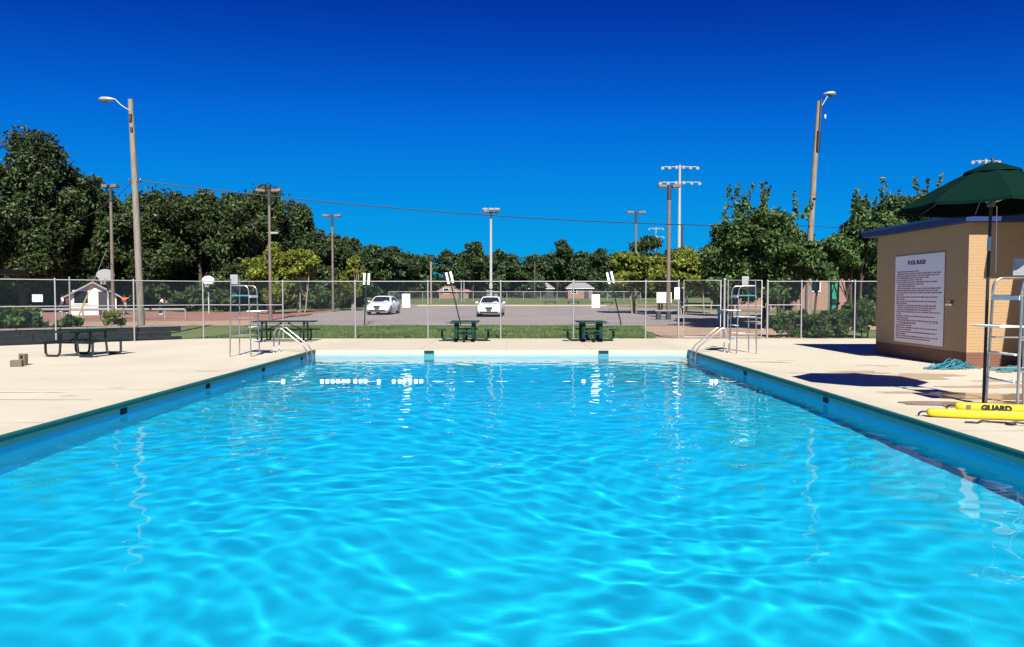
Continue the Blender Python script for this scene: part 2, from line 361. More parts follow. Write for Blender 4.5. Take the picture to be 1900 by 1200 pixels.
pool = struct(thing('swimming_pool', None, None))
T = .25
def floor_z(y): return float(np.interp(y, [0, 15, 21, 26], [-1.45, -1.5, -2.3, -2.35]))
ys = [PY0-.02, 5, 10, 15, 18, 21, PY1+.02]
b = MB(); b.add([(x, y, floor_z(y)) for y in ys for x in (PX0-.02, PX1+.02)], [(2*i, 2*i+1, 2*i+3, 2*i+2) for i in range(len(ys)-1)])
rec = [b.build('floor', 'pool_floor', pool)]
rec.append(MB().box((PX0-T/2, (PY0+PY1)/2, -1.32), (T, PY1-PY0, 2.32)).build('wall', 'pool_wall', pool))
rec.append(MB().box((PX1+T/2, (PY0+PY1)/2, -1.32), (T, PY1-PY0, 2.32)).build('wall', 'pool_wall', pool))
rec.append(MB().box(((PX0+PX1)/2, PY1+T/2, -1.32), (PX1-PX0+2*T, T, 2.32)).build('wall', 'pool_far', pool))
rec.append(MB().box(((PX0+PX1)/2, PY0-T/2, -1.32), (PX1-PX0+2*T, T, 2.32)).build('wall', 'pool_wall', pool))
def lip(x0, y0, x1, y1, nx, ny, m='coping'):           # rounded coping nose: runs from 0 to 1, (nx, ny) points into the pool
    prof = [(-.02, .003), (.012, .002), (.026, -.008), (.033, -.024), (.033, -.062), (.022, -.078), (-.02, -.082)]
    b = MB(); vs = [(x+nx*o_, y+ny*o_, z) for (x, y) in ((x0, y0), (x1, y1)) for o_, z in prof]; k = len(prof)
    b.add(vs, [(i, i+1, k+i+1, k+i) for i in range(k-1)], 0, True); return b.build('coping', m, pool)
lip(PX0, PY0, PX0, PY1, 1, 0); lip(PX1, PY0, PX1, PY1, -1, 0)
for px in (797, 1121):
    x = X(px, PY1); s_ = MB().box((0, -.02, 0), (.34, .05, .24)).build('skimmer', 'skim', pool, (x, PY1, -.14))
    MB().box((0, -.046, .065), (.31, .012, .10)).build('opening', 'hole', s_)
for (x, y, sgn) in ((PX0, 19.1, 1), (PX0, 12.2, 1), (PX0, 15.6, 1), (PX1, 13.5, -1), (PX1, 18.2, -1), (PX0, 22.6, 1)):
    MB().box((sgn*.004, 0, 0), (.02, .2, .1)).build('wall_inlet', 'hole', pool, (x, y, -.155))
# rippled water sheet, displaced as real geometry
def water():
    st = .034; xs = np.arange(PX0-.01, PX1+.011+st, st); ys = np.arange(PY0-.01, PY1+.011+st, st); xs[-1] = PX1+.01; ys[-1] = PY1+.01
    GX, GY = np.meshgrid(xs, ys); H = np.zeros_like(GX); q = np.random.RandomState(11)
    wx = GX+.18*np.sin(GY*.9+1)+.12*np.sin(GX*1.3+GY*.6); wy = GY+.2*np.sin(GX*.8+.5)+.1*np.sin(GX*1.1-GY*1.2+2)
    for i in range(56):
        lam = .34*(1.25/.34)**(q.rand()**1.3); k = 2*math.pi/lam; th = q.normal(R(80), 1.15); A = .00036*(lam/.5)**1.1
        H += A*np.sin(k*(math.cos(th)*wx+math.sin(th)*wy)+q.rand()*6.28)
    for i in range(30):                                # fine chop
        lam = .19*(.42/.19)**q.rand(); k = 2*math.pi/lam; th = q.normal(R(80), .8)
        H += .0038/k*np.sin(k*(math.cos(th)*wx+math.sin(th)*wy)+q.rand()*6.28)*(.65+.5*np.sin(GX*.7+i)*np.sin(GY*.45+i*1.7))
    H *= .9+.25*np.sin(GX*.5+GY*.23)
    V = np.stack([GX.ravel(), GY.ravel(), (WZ+H).ravel()], 1); nx, ny = len(xs), len(ys)
    I = np.arange(nx*ny).reshape(ny, nx)
    Fq = np.stack([I[:-1, :-1].ravel(), I[:-1, 1:].ravel(), I[1:, 1:].ravel(), I[1:, :-1].ravel()], 1)
    o = struct(link('water', npmesh('water', V, Fq, 'water', True)))
    o.cycles.is_caustics_caster = True
    return o
water()
for o in rec: o.cycles.is_caustics_receiver = True

# ------------------------------------------------------------------ chain-link fence
FH = 2.4
wire_cache = {}
def link_mesh(L, h=FH-.06, z0=.04):
    k = (round(L, 2), round(h, 2), round(z0, 2))
    if k in wire_cache: return wire_cache[k]
    b = MB(); sp = .085; r = .0021; vs = []; fs = []
    for sgn, yo in ((1, .002), (-1, -.002)):
        t = -h
        while t < L+h:
            a, e = (t, t+h) if sgn > 0 else (t, t-h)          # x at bottom, x at top
            s0, s1 = 0.0, 1.0; dx = e-a
            lo, hi = sorted(((0-a)/dx, (L-a)/dx)); s0, s1 = max(s0, lo), min(s1, hi)
            if s1-s0 > .01:
                p, q = (a+dx*s0, z0+h*s0), (a+dx*s1, z0+h*s1); i = len(vs)
                nx, nz = -.7071*sgn*r*1.3, .7071*r*1.3
                for (x, z) in (p, q): vs += [(x+nx, yo, z+nz), (x, yo-r*1.3, z), (x-nx, yo, z-nz), (x, yo+r*1.3, z)]
                fs += [(i+j, i+(j+1) % 4, i+4+(j+1) % 4, i+4+j) for j in range(4)]
            t += sp
    b.add(vs, fs, 0, True); me = b.mesh('chain_link', 'wire'); wire_cache[k] = me; return me
def fence_run(root, pts, h=FH, mid=(), post_r=.03, first=True, last=True, thick=()):
    for i, (x, y) in enumerate(pts):
        if (i == 0 and not first) or (i == len(pts)-1 and not last): continue
        r = .042 if i in thick else post_r; b = MB().tube([(0, 0, -.1), (0, 0, h)], r, 10)
        b.lathe([(r+.008, -.03), (r+.008, 0), (r*.7, .03), (.001, .045)], 10, (0, 0, h)); b.build('post', 'galv', root, (x, y, 0))
    for i in range(len(pts)-1):
        (x0, y0), (x1, y1) = pts[i], pts[i+1]; L = math.hypot(x1-x0, y1-y0); a = math.atan2(y1-y0, x1-x0)
        MB().tube([(0, 0, h-.03), (L, 0, h-.03)], .022, 8).build('top_rail', 'galv', root, (x0, y0, 0), a)
        if i in mid: MB().tube([(0, 0, 1.38), (L, 0, 1.38)], .02, 8).build('middle_rail', 'galv', root, (x0, y0, 0), a)
        tag(link('chain_link', link_mesh(L, h-.07), root, (x0, y0+.035, 0), a), kind='stuff')
FY = 30.42
P = [(X(px, FY), FY) for px in (378, 526, 660, 795, 930, 1065, 1199, 1260)]
fence = thing('chain_link_fence', 'tall galvanised chain-link fence across the far end of the pool deck', 'fence')
fence_run(fence, P, mid=(0,), thick=(7,))
lf = thing('chain_link_fence', 'chain-link fence running obliquely along the low dark wall and bushes', 'fence')
LP = [(P[0][0]-.02, FY-.02), (-15.05, 28.75), (-17.1, 27.05), (-19.2, 25.3), (-21.3, 23.55), (-23.4, 21.8)]
fence_run(lf, LP, mid=(0, 1, 2, 3), first=False)
rf = thing('chain_link_fence', 'chain-link fence in front of the clipped hedge beside the brick hut', 'fence')
fence_run(rf, [(X(px, FY), FY) for px in (1425, 1488, 1587, 1690)], mid=(0,), thick=(0,))
def gate(x0, x1, label, hingeleft):
    g = thing('gate', label, 'gate', (x0, FY, 0)); L = x1-x0
    b = MB(); rr = .026
    b.tube([(.04, 0, .07), (.04, 0, FH+.02), (L-.04, 0, FH+.02), (L-.04, 0, .07), (.04, 0, .07)], rr, 8); b.build('frame', 'galv', g)
    MB().tube([(.05, 0, 1.36), (L-.05, 0, 1.36)], .02, 8).build('middle_rail', 'galv', g)
    tag(link('chain_link', link_mesh(L-.1, FH-.08, .08), g, (.05, .03, 0)), kind='stuff')
    hx = -.005 if hingeleft else L+.005
    for z in (.4, 1.3, 2.1): MB().box((hx, 0, z), (.09, .07, .06)).build('hinge', 'galv', g)
    MB().box((L-.06 if hingeleft else .06, -.04, 1.1), (.1, .04, .16)).build('latch', 'dark_metal', g)
gate(X(1268, FY), X(1340, FY), 'narrow chain-link gate leaf next to the fence run with picnic tables', True)
gate(X(1350, FY), X(1416, FY), 'chain-link gate leaf standing behind the lifeguard chair near the hedge', False)
MB().tube([(0, 0, -.1), (0, 0, FH+.06)], .045, 10).lathe([(.055, -.03), (.055, 0), (.03, .04), (.001, .05)], 10, (0, 0, FH+.06)).build('gate_post', 'galv', None, (X(1345, FY), FY, 0))
tag(bpy.data.objects['gate_post'], 'thick galvanised post standing between the two gate leaves', 'post')
def fence_sign(px0, px1, py0, py1, y, label):
    x0, x1, z1, z0 = X(px0, y), X(px1, y), Z(py0, y), Z(py1, y); g = thing('blank_sign', label, 'sign', ((x0+x1)/2, y, z0))
    MB().bbox((0, 0, (z1-z0)/2), (x1-x0, .012, z1-z0), .004).build('panel', 'white', g)
    for sx in (-1, 1):
        for zz in (.05, z1-z0-.05): MB().box((sx*(x1-x0)*.42, -.008, zz), (.02, .006, .02)).build('tie', 'dark_metal', g)
fence_sign(747, 762, 546, 571, FY-.02, 'blank white upright sign wired to the fence near the white sedan turned aside')
fence_sign(1099, 1114, 547, 572, FY-.02, 'blank white upright sign wired to the fence above the right square table')
fence_sign(61, 81, 547, 561, 26.9, 'blank white landscape sign wired to the oblique fence above the bushes')
fence_sign(1252, 1262, 534, 556, FY-.06, 'small narrow white notice on the gate post')
# low dark retaining wall behind the oblique fence
d_ = Vector((LP[-1][0]-LP[1][0], LP[-1][1]-LP[1][1])); d_.normalize(); nrm = Vector((d_.y, -d_.x)); nrm = nrm if nrm.y > 0 else -nrm
A0 = Vector(LP[0])+Vector((-.6, -.5))+nrm*.35; A1 = A0+d_*16
rw = thing('retaining_wall', 'low dark block wall behind the oblique fence with bushes on top', 'wall')
def seg_box(a, c, z0, z1, th, name, m):
    dd = c-a; L = dd.length; ang = math.atan2(dd.y, dd.x)
    return MB().box((L/2, 0, (z0+z1)/2), (L, th, z1-z0)).build(name, m, rw, (a.x, a.y, 0), ang)
nb = 20
for row in range(3):
    for i in range(nb):
        t0, t1 = i/nb+(row % 2)*.025, (i+1)/nb+(row % 2)*.025-.0016
        seg_box(A0+(A1-A0)*t0+nrm*(.05*row), A0+(A1-A0)*t1+nrm*(.05*row), -.06+row*.2, .125+row*.2, .25+random.uniform(-.015, .015), 'block', 'windscreen')
for i in range(14):
    seg_box(A0+(A1-A0)*(i/14)+nrm*.12, A0+(A1-A0)*((i+.96)/14)+nrm*.12, .545, .60, .36, 'cap_stone', 'capstone')

# ------------------------------------------------------------------ poles and lamps
def cobra(root, p, dirx):
    b = MB(); x, y, z = p
    prof = [(.0, 0), (.05, .03), (.12, .1), (.16, .2), (.15, .42), (.11, .58), (.05, .70), (.03, .76)]
    vs = []; n = 12
    for r, d in prof:
        for j in range(n):
            t = 2*math.pi*j/n; zz = math.sin(t)*r*(.75 if math.sin(t) > 0 else .45)
            vs.append((x+dirx*(-d+.76), y+math.cos(t)*r, z+zz))
    b.add(vs, [(k*n+j, k*n+(j+1) % n, (k+1)*n+(j+1) % n, (k+1)*n+j) for k in range(len(prof)-1) for j in range(n)], 0, True)
    h = b.build('lamp_head', 'lamp_head', root)
    MB().lathe([(.001, -.15), (.09, -.125), (.135, -.05), (.14, -.02)], 14, (x+dirx*.5, y, z), sx=1.25).build('lens', 'lens', h)
lp = thing('utility_pole', 'weathered wooden utility pole with a street lamp arm, beside the oblique fence', 'utility pole', (X(263, 31.2), 31.2, -.1))
MB().tube([(0, 0, 0), (-.08, 0, 3.5), (-.17, 0, 7), (-.28, 0, 10.25)], [.155, .14, .125, .105], 14).build('pole', 'wood', lp)
MB().tube(arc((-.25, -.1, 9.75), (-.65, -.1, 9.95), (-.85, -.1, 10.2)), .025, 8).build('arm', 'galv', lp)
cobra(lp, (-.84, -.1, 10.22), -1)
MB().box((-.24, -.13, 9.45), (.12, .1, .3)).build('bracket', 'dark_metal', lp); MB().box((-.2, -.13, 8.95), (.08, .06, .18)).build('bracket', 'dark_metal', lp)
MB().box((-.16, -.02, 6.75), (.5, .09, .07)).build('wire_clamp', 'dark_metal', lp)
for sx in (-1, 1): MB().lathe([(.001, -.06), (.04, -.05), (.03, 0), (.045, .03), (.001, .06)], 8, (-.16+sx*.24, -.02, 6.84)).build('insulator', 'lens', lp)
rp = thing('utility_pole', 'weathered wooden utility pole with a street lamp rising from the trees by the hut', 'utility pole', (X(1500, 40), 40, -.1)); rp.scale = (1.22, 1.22, 1.22)
MB().tube([(0, 0, 0), (.03, 0, 3.5), (.18, 0, 7), (.36, 0, 10.25)], [.15, .135, .12, .10], 14).build('pole', 'wood', rp)
MB().tube(arc((.42, -.1, 10.0), (.55, -.1, 10.2), (.72, -.1, 10.5)), .028, 8).build('arm', 'galv', rp)
cobra(rp, (.5, -.1, 10.55), .75)
MB().tube([(.40, -.12, 10.3), (.36, -.13, 9.4), (.3, -.13, 8.3)], [.05, .045, .03], 8).build('conduit', 'dark_metal', rp)
MB().tube([(.33, -.11, 8.9), (.29, -.11, 8.0)], .09, 8).build('tar_patch', 'black', rp)
MB().lathe([(.001, -.1), (.04, -.08), (.04, .08), (.001, .1)], 8, (.62, -.05, 9.55)).build('photocell', 'whiteplate', rp)
def wire(name, p0, p1, sag, r, label):
    p0, p1 = Vector(p0), Vector(p1); P_ = [p0.lerp(p1, t)-Vector((0, 0, sag*4*t*(1-t))) for t in [i/30 for i in range(31)]]
    return tag(MB().tube(P_, r, 6).build(name, 'black'), label, 'cable')
wire('overhead_cable', (X(263, 31.2)-.16, 31.18, 6.72), (X(1500, 40)+.1, 39.9, 5.6), .55, .022, 'sagging dark overhead cable strung between the two wooden utility poles')
wire('overhead_cable', (X(263, 31.2)-.2, 31.2, 6.7), (X(150, 44), 44, 6.4), .25, .016, 'thin dark cable leading from the wooden pole off behind the basketball court trees')
wire('overhead_cable', (X(1500, 40)+.05, 40, 5.6), (30, 41.5, 5.7), .2, .016, 'thin dark cable leading from the pole past the brick hut')
def shoebox(px, y, ztop, label, group=None, col='brown_pole', span=.8, r=.09, side=True, single=False):
    x = X(px, y); g0 = gz(x, y); t = thing('area_light', label, 'lamp post', (x, y, g0), 0, group); h = ztop-g0
    MB().tube([(0, 0, -.3), (0, 0, h)], [r*1.25, r*.9], 10).build('pole', col, t)
    MB().tube([(0, 0, h-.9), (0, 0, h+.06)], r*1.15, 10).build('collar', 'dark_metal', t)
    for sx in ((-1, 1) if not single else (1,)):
        m4 = Matrix.Rotation(-sx*R(4), 4, 'Y')
        hd = MB().box((sx*span*.62, 0, h+.02), (span*.72, .42, .17), M4=m4).build('lamp_head', 'brown_pole' if not single else 'lamp_head', t)
        MB().box((sx*span*.62, 0, h-.075), (span*.55, .34, .03), M4=m4).build('lens', 'lens', hd)
        MB().box((sx*span*.17, 0, h+.02), (span*.24, .1, .08)).build('arm', 'dark_metal', t)
    return t
shoebox(211, 44, Z(348, 44), 'brown area light pole beside the basketball court, just left of the wooden pole', span=.45)
t = shoebox(503, 46, Z(356, 46), 'brown twin-head area light pole rising in front of the bright yellow-green bush')
MB().box((.3, 0, 5.6), (.5, .12, .12)).build('bracket', 'lamp_head', t)
shoebox(619, 62, Z(402, 62), 'slim twin-head area light pole beyond the left end of the parking lot')
shoebox(1180, 62, Z(396, 62), 'slim twin-head area light pole rising from the yellow-green trees')
shoebox(1241, 50, Z(348, 50), 'dark thick twin-head area light pole next to the tall field light', r=.13)
t = thing('flood_light', 'pale grey pole with a tilted floodlight cluster behind the second white sedan', 'lamp post', (X(912, 70), 70, gz(X(912, 70), 70)))
h = Z(396, 70)-t.location.z
MB().tube([(0, 0, -.3), (0, 0, h-.6)], [.15, .11], 10).build('pole', 'grey_pole', t)
MB().tube([(0, 0, h-.6), (0, 0, h)], .09, 8).build('collar', 'dark_metal', t)
MB().box((0, -.05, h), (1.5, .1, .1)).build('crossbar', 'dark_metal', t)
for sx, a in ((-.55, .5), (.05, -.2), (.6, -.3)):
    m4 = Matrix.Rotation(R(28), 4, 'X') @ Matrix.Rotation(a, 4, 'Z')
    hd = MB().box((sx, -.12, h+.22), (.48, .42, .28), M4=m4).build('lamp_head', 'lamp_head', t)
    MB().box((sx, -.30, h+.12), (.4, .05, .2), M4=m4).build('lens', 'lens', hd)
MB().box((0, -.16, 2.3), (.3, .2, .5)).build('switch_box', 'grey_pole', t)
def field_light(px, y, ztop, label, rows=2, n=6, w=2.4, rp_=.2):
    x = X(px, y); g0 = gz(x, y); t = thing('field_light', label, 'floodlight mast', (x, y, g0)); h = ztop-g0
    MB().tube([(0, 0, -.3), (0, 0, h)], [rp_*1.4, rp_*.8], 10).build('mast', 'grey_pole', t)
    for k in range(rows):
        z = h-.25-k*2.1; ww = w*(1 if k == 0 else 1.12)
        MB().tube([(-ww, 0, z), (ww, 0, z)], .07, 6).build('crossarm', 'grey_pole', t)
        for i in range(n):
            xx = lerp(-ww, ww, i/(n-1)); zz = z-.15*abs(xx)/ww
            hd = MB().lathe([(.05, .4), (.12, .25), (.26, .02), (.28, -.05)], 10, (0, 0, 0)).build('lamp', 'lamp_head', t, (xx, -.25, zz)); hd.rotation_euler = (R(-62), 0, R(-8+4*i))
            MB().lathe([(.001, -.02), (.24, -.01)], 10).build('lens', 'headlight', hd)
            MB().tube([(xx, 0, z), (xx, -.2, zz+.1)], .03, 5).build('bracket', 'dark_metal', t)
field_light(1260, 100, Z(309, 100), 'tall stadium light mast with two rows of lamps beyond the trees')
field_light(1217, 180, Z(423, 180), 'small far stadium light mast with clustered lamps above the yellow-green trees', 2, 4, 1.7, .14)
field_light(1822, 95, Z(298, 95), 'stadium light mast whose lamps peek out behind the green umbrella', 1, 5, 1.7)
def post(px, y, ztop, m, r, label, name='timber_post'):
    x = X(px, y); g0 = gz(x, y)
    return tag(MB().tube([(0, 0, -.2), (0, 0, (ztop-g0)*.6), (0, 0, ztop-g0)], [r*1.1, r, r*.9], 9).lathe([(r*.9, 0), (r*.5, .05), (.001, .06)], 9, (0, 0, ztop-g0)).build(name, m, None, (x, y, g0)), label, 'post')
post(801, 95, Z(487, 95), 'bark_pale', .13, 'short pale timber post standing in the ball field near the red far house')
post(993, 140, Z(487, 140), 'bark', .15, 'short dark timber post in front of the distant tree line')
post(1266, 60, Z(419, 60), 'dark_metal', .09, 'bare dark steel post beside the base of the tall field light')
post(131, 42, Z(516, 42), 'galv', .05, 'slim grey post behind the oblique fence near the person in dark red')

# leaning parking signs
def parking_sign(px0, py0, px1, py1, y, label):
    x0, z0, x1, z1 = X(px0, y), gz(X(px0, y), y), X(px1, y), Z(py1, y); t = thing('parking_sign', label, 'sign', (x0, y, z0))
    dx, dz = x1-x0, z1-z0; L = math.hypot(dx, dz); t.rotation_euler = (0, math.atan2(dx, dz), R(6))
    MB().box((0, 0, L/2-.15), (.07, .05, L+.3)).build('post', 'dgreen', t)
    for sx in (-1, 1):
        p = MB().bbox((sx*.125, -.04, L-.32), (.13, .01, .66), .004).build('panel', 'whiteplate', t)
        for zz in (-.2, .2): MB().box((sx*.135, -.048, L-.32+zz), (.03, .008, .03)).build('bolt', 'dark_metal', p)
parking_sign(677, 603, 682, 508, 41.2, 'upright green sign post with two narrow plates beside the turned white sedan')
parking_sign(856, 603, 833, 506, 41, 'steeply leaning green sign post with two plates behind the left square table')
parking_sign(1154, 603, 1130, 506, 41.4, 'leaning green sign post with two plates behind the right square table')
# ------------------------------------------------------------------ cars
def make_car(label, loc, rz, seed):
    t = thing('parked_car', label, 'car', loc, rz, None)      # front points to -y
    # lower body: stations along y from nose (0) to tail (4.7): y, half width, z bottom, z top
    S = [(0.0, .62, .36, .60), (.06, .76, .28, .66), (.25, .84, .23, .74), (.7, .885, .21, .84), (1.35, .90, .2, .93), (2.3, .905, .2, .96), (3.4, .9, .2, .99), (4.2, .87, .22, 1.0), (4.55, .82, .28, .96), (4.7, .70, .38, .84)]
    vs = []; 
    for y, hw, zb, zt in S:
        m_ = (zb+zt)/2
        vs += [(-hw*.88, y, zb), (-hw, y, zb+.1), (-hw*1.01, y, m_), (-hw*.985, y, zt-.1), (-hw*.90, y, zt-.015), (-hw*.5, y, zt+.02), (hw*.5, y, zt+.02), (hw*.90, y, zt-.015), (hw*.985, y, zt-.1), (hw*1.01, y, m_), (hw, y, zb+.1), (hw*.88, y, zb)]
    n = 12; b = MB()
    b.add(vs, [(k*n+j, k*n+(j+1) % n, (k+1)*n+(j+1) % n, (k+1)*n+j) for k in range(len(S)-1) for j in range(n)]+[tuple(range(n-1, -1, -1)), tuple(range((len(S)-1)*n, len(S)*n))], 0, True)
    body = b.build('body', 'carpaint', t)
    C = [(1.25, .78, .93), (2.0, .62, 1.36), (2.35, .60, 1.42), (3.1, .60, 1.42), (3.5, .61, 1.36), (4.1, .74, .98)]
    vs = []
    for i, (y, hw, z) in enumerate(C): vs += [(-hw, y, z), (-hw*.6, y, z+.03), (hw*.6, y, z+.03), (hw, y, z)]
    fs = [(k*4+j, k*4+j+1, k*4+5+j, k*4+4+j) for k in range(5) for j in range(3)]
    b = MB(); b.add(vs, fs, 0, True); 
    for sx in (-1, 1):
        side = [(sx*hw, y, z) for y, hw, z in C]; base = [(sx*.82, 4.1, .95), (sx*.84, 3.0, .93), (sx*.84, 2.0, .92), (sx*.80, 1.25, .9)]
        pts = side+base; b.add(pts, [(0, 1, 8, 9), (1, 2, 8), (2, 3, 7, 8), (3, 4, 7), (4, 5, 6, 7)])
    roof = b.build('cabin', 'carpaint', t)
    def quad(name, p, m, par): return MB().add(p, [tuple(range(len(p)))]).build(name, m, par)
    quad('windscreen', [(-.69, 1.33, .985), (-.56, 1.93, 1.352), (-.3, 1.91, 1.378), (.3, 1.91, 1.378), (.56, 1.93, 1.352), (.69, 1.33, .985), (.4, 1.31, 1.01), (-.4, 1.31, 1.01)][::1], 'glass', roof)
    quad('rear_window', [(-.6, 3.62, 1.33), (.6, 3.62, 1.33), (.7, 4.06, 1.04), (-.7, 4.06, 1.04)], 'glass', roof)
    for sx in (-1, 1):
        f_ = lambda y, z: (sx*(lerp(.845, .615, (z-.92)/.5)+.012), y, z)
        quad('side_window', [f_(1.62, .99), f_(2.06, 1.31), f_(2.5, 1.35), f_(2.55, .99)], 'glass', roof)
        quad('side_window', [f_(2.65, .99), f_(2.6, 1.35), f_(3.2, 1.34), f_(3.62, 1.08), f_(3.6, .99)], 'glass', roof)
        m_ = MB(); m_.bbox((sx*.98, 1.62, 1.0), (.2, .12, .14), .03).build('mirror', 'carpaint', t)
        hl = MB(); hl.add([(sx*.42, .0, .60), (sx*.80, .16, .60), (sx*.78, .2, .73), (sx*.44, .06, .70), (sx*.42, .13, .60), (sx*.79, .3, .62), (sx*.77, .34, .74), (sx*.44, .2, .73)], [(0, 1, 2, 3), (1, 5, 6, 2), (3, 2, 6, 7), (0, 3, 7, 4)]).build('headlight', 'headlight', t)
        MB().box((sx*.7, 4.66, .75), (.3, .06, .16)).build('tail_light', M['red_text'], t)
        for yy in (.9, 3.75):
            w_ = MB(); w_.lathe([(.21, .105), (.30, .10), (.325, .06), (.325, -.06), (.30, -.10), (.21, -.105)], 18)
            o = w_.build('wheel', 'tyre', t, (sx*.80, yy, .325)); o.rotation_euler = (0, R(90), 0)
            MB().lathe([(.001, .115*sx), (.06, .11*sx), (.19, .085*sx), (.215, .1*sx)], 18).build('rim', 'rim', o)
            a_ = MB(); a_.lathe([(.33, .0), (.40, .0)], 18, (0, 0, 0)); q_ = a_.build('wheel_arch', 'black', t, (sx*.913, yy, .34)); q_.rotation_euler = (0, R(90), 0)
    MB().box((0, -.005, .63), (.5, .05, .13)).build('grille', 'black', t)
    MB().box((0, .03, .33), (1.25, .09, .12)).build('lower_intake', 'black', t)
    MB().box((0, -.012, .48), (.33, .03, .11)).build('number_plate', 'dark_metal', t)
    for sx in (-1, 1): MB().box((sx*.22, 1.2, .985), (.5, .02, .015)).build('wiper', 'black', t)
    return t
c1 = (X(700, 54.5), 54.5); make_car('white sedan seen at a slight turn beside the upright sign post', (c1[0], c1[1], gz(*c1)+.05), R(-3), 1)
c2 = (X(908, 50.5), 50.5); make_car('white sedan parked head-on below the pale floodlight pole', (c2[0], c2[1], gz(*c2)+.05), R(-2), 2)

# ------------------------------------------------------------------ lifeguard chairs
def make_chair():
    t = thing('lifeguard_chair', '', 'lifeguard chair', (0, 0, 0))      # the guard faces +x; footprint .52 x .72
    hx, hy = .26, .34; r = .021
    for sx in (-1, 1):
        for sy in (-1, 1):
            top = 1.78 if sx > 0 else 2.28
            lean = .05*sx
            MB().tube([(sx*hx+lean, sy*(hy+.03), 0), (sx*hx, sy*hy, top)], r, 8).build('leg', 'steel', t)
    for sy in (-1, 1):
        p = [(hx, sy*hy, 1.78)]+arc((hx, sy*hy, 1.78), (hx+.02, sy*hy, 2.08), (hx-.16, sy*hy, 2.08))+[(-hx, sy*hy, 2.08)]
        MB().tube(p, r, 8).build('arm_rest', 'steel', t)
        for z in (.62, 1.12): MB().tube([(-hx-.02, sy*hy, z), (hx+.02, sy*hy, z)], .016, 8).build('side_rung', 'steel', t)
    MB().bbox((0, 0, 1.78), (.56, .66, .045), .012).build('seat', 'teal_seat', t)
    MB().box((.285, 0, 1.755), (.02, .66, .07)).build('seat_edge', 'whiteplate', t)
    MB().bbox((-hx-.01, 0, 2.0), (.03, .64, .26), .01).build('backrest', 'brown_pole', t)
    MB().bbox((hx+.13, 0, 1.32), (.42, .7, .03), .01).build('foot_platform', 'whiteplate', t)
    for z in (.45, .88): MB().bbox((hx+.03, 0, z), (.11, .66, .03), .008).build('step', 'whiteplate', t)
    for z in (.62, 1.12): MB().tube([(-hx-.03, -hy, z), (-hx-.03, hy, z)], .016, 8).build('back_rung', 'steel', t)
    p = MB().bbox((-hx+.09, -.34, 2.26), (.22, .015, .28), .004).build('notice_plate', 'lamp_head', t)
    MB().box((-hx+.09, -.34, 2.26), (.15, .022, .20)).build('notice_print', 'galv', p)
    return t
ch = make_chair(); G = 'lifeguard chairs around the pool'
spots = [((-8.02, 21.65), 0, 'steel lifeguard chair on the deck beside the picnic tables and oblique fence'),
         ((7.30, 22.8), 180, 'steel lifeguard chair on the deck in front of the chain-link gates'),
         ((8.17, 11.55), 180, 'steel lifeguard chair beneath the green umbrella by the yellow rescue tubes')]
for i, ((x, y), a, lb) in enumerate(spots):
    o = ch if i == 0 else copy_tree(ch); o.location = (x, y, 0); o.rotation_euler = (0, 0, R(a)); tag(o, lb, group=G)
# umbrella
ux, uy = 7.86, 11.98
u = thing('umbrella', 'dark green canvas umbrella on a tall pole clamped to the lifeguard chair', 'umbrella', (ux, uy, -.09))
MB().tube([(0, 0, .09), (.02, 0, 2.0), (.05, 0, 4.05)], .024, 10).build('pole', 'black', u)
MB().tube([(.024, 0, 2.62), (.03, 0, 2.85)], .028, 10).build('pole_sleeve', 'steel', u)
N8 = 8; can = MB(); vs = []; RR = [.20, .55, .95, 1.33]; ZZ = [3.99, 3.82, 3.60, 3.37]
K = 6
for k, (rr, zz) in enumerate(zip(RR, ZZ)):
    for j in range(N8*K):
        t_ = 2*math.pi*j/(N8*K)+R(22.5); ph = (j % K)/K*2-1 if K else 0; sc_ = math.cos(R(22.5))/math.cos(((j % K)/K-.5)*R(45)); sag = .03*(rr/1.36)*(1-(2*((j % K)/K)-1)**2)
        vs.append((.05+rr*sc_*math.cos(t_), rr*sc_*math.sin(t_), zz-sag))
n = N8*K; can.add(vs, [(k*n+j, k*n+(j+1) % n, (k+1)*n+(j+1) % n, (k+1)*n+j) for k in range(3) for j in range(n)], 0, False)
can.add([vs[3*n+j] for j in range(n)]+[(v[0]*1.0, v[1]*1.0, v[2]-.05) for v in vs[3*n:]], [(j, (j+1) % n, n+(j+1) % n, n+j) for j in range(n)])
c_ = can.build('canopy', 'canvas', u)
und = MB(); lv = [(v[0]*.985+.05*.015, v[1]*.985, v[2]-.02) for v in vs]
und.add(lv, [(k*n+j, (k+1)*n+j, (k+1)*n+(j+1) % n, k*n+(j+1) % n) for k in range(3) for j in range(n)]); und.build('underside_shade', 'shade_black', c_)  # added dark sheet below the canvas: underside shade painted as colour
MB().lathe([(.001, 4.07), (.12, 4.05), (.40, 3.93), (.42, 3.89)], 16, (.05, 0, 0), smooth=False).build('vent_cap', 'canvas', c_)
MB().lathe([(.001, 4.16), (.025, 4.13), (.02, 4.08), (.03, 4.05)], 8, (.05, 0, 0)).build('finial', 'black', u)
MB().lathe([(.001, .08), (.06, .07), (.06, -.07), (.03, -.08)], 10, (.045, 0, 3.42)).build('hub', 'dark_metal', u)
for k in range(8):
    t_ = R(22.5+45*k); c, s_ = math.cos(t_), math.sin(t_)
    MB().tube([(.05+.03*c, .03*s_, 3.97), (.05+1.28*c, 1.28*s_, 3.355)], .011, 5).build('rib', 'dark_metal', u)
    MB().tube([(.05+.06*c, .06*s_, 3.42), (.05+.66*c, .66*s_, 3.69)], .009, 5).build('strut', 'steel', u)
MB().tube([(.12, -.03, 3.35), (.13, -.03, 2.25)], .006, 5).build('pull_cord', 'whiteplate', u)

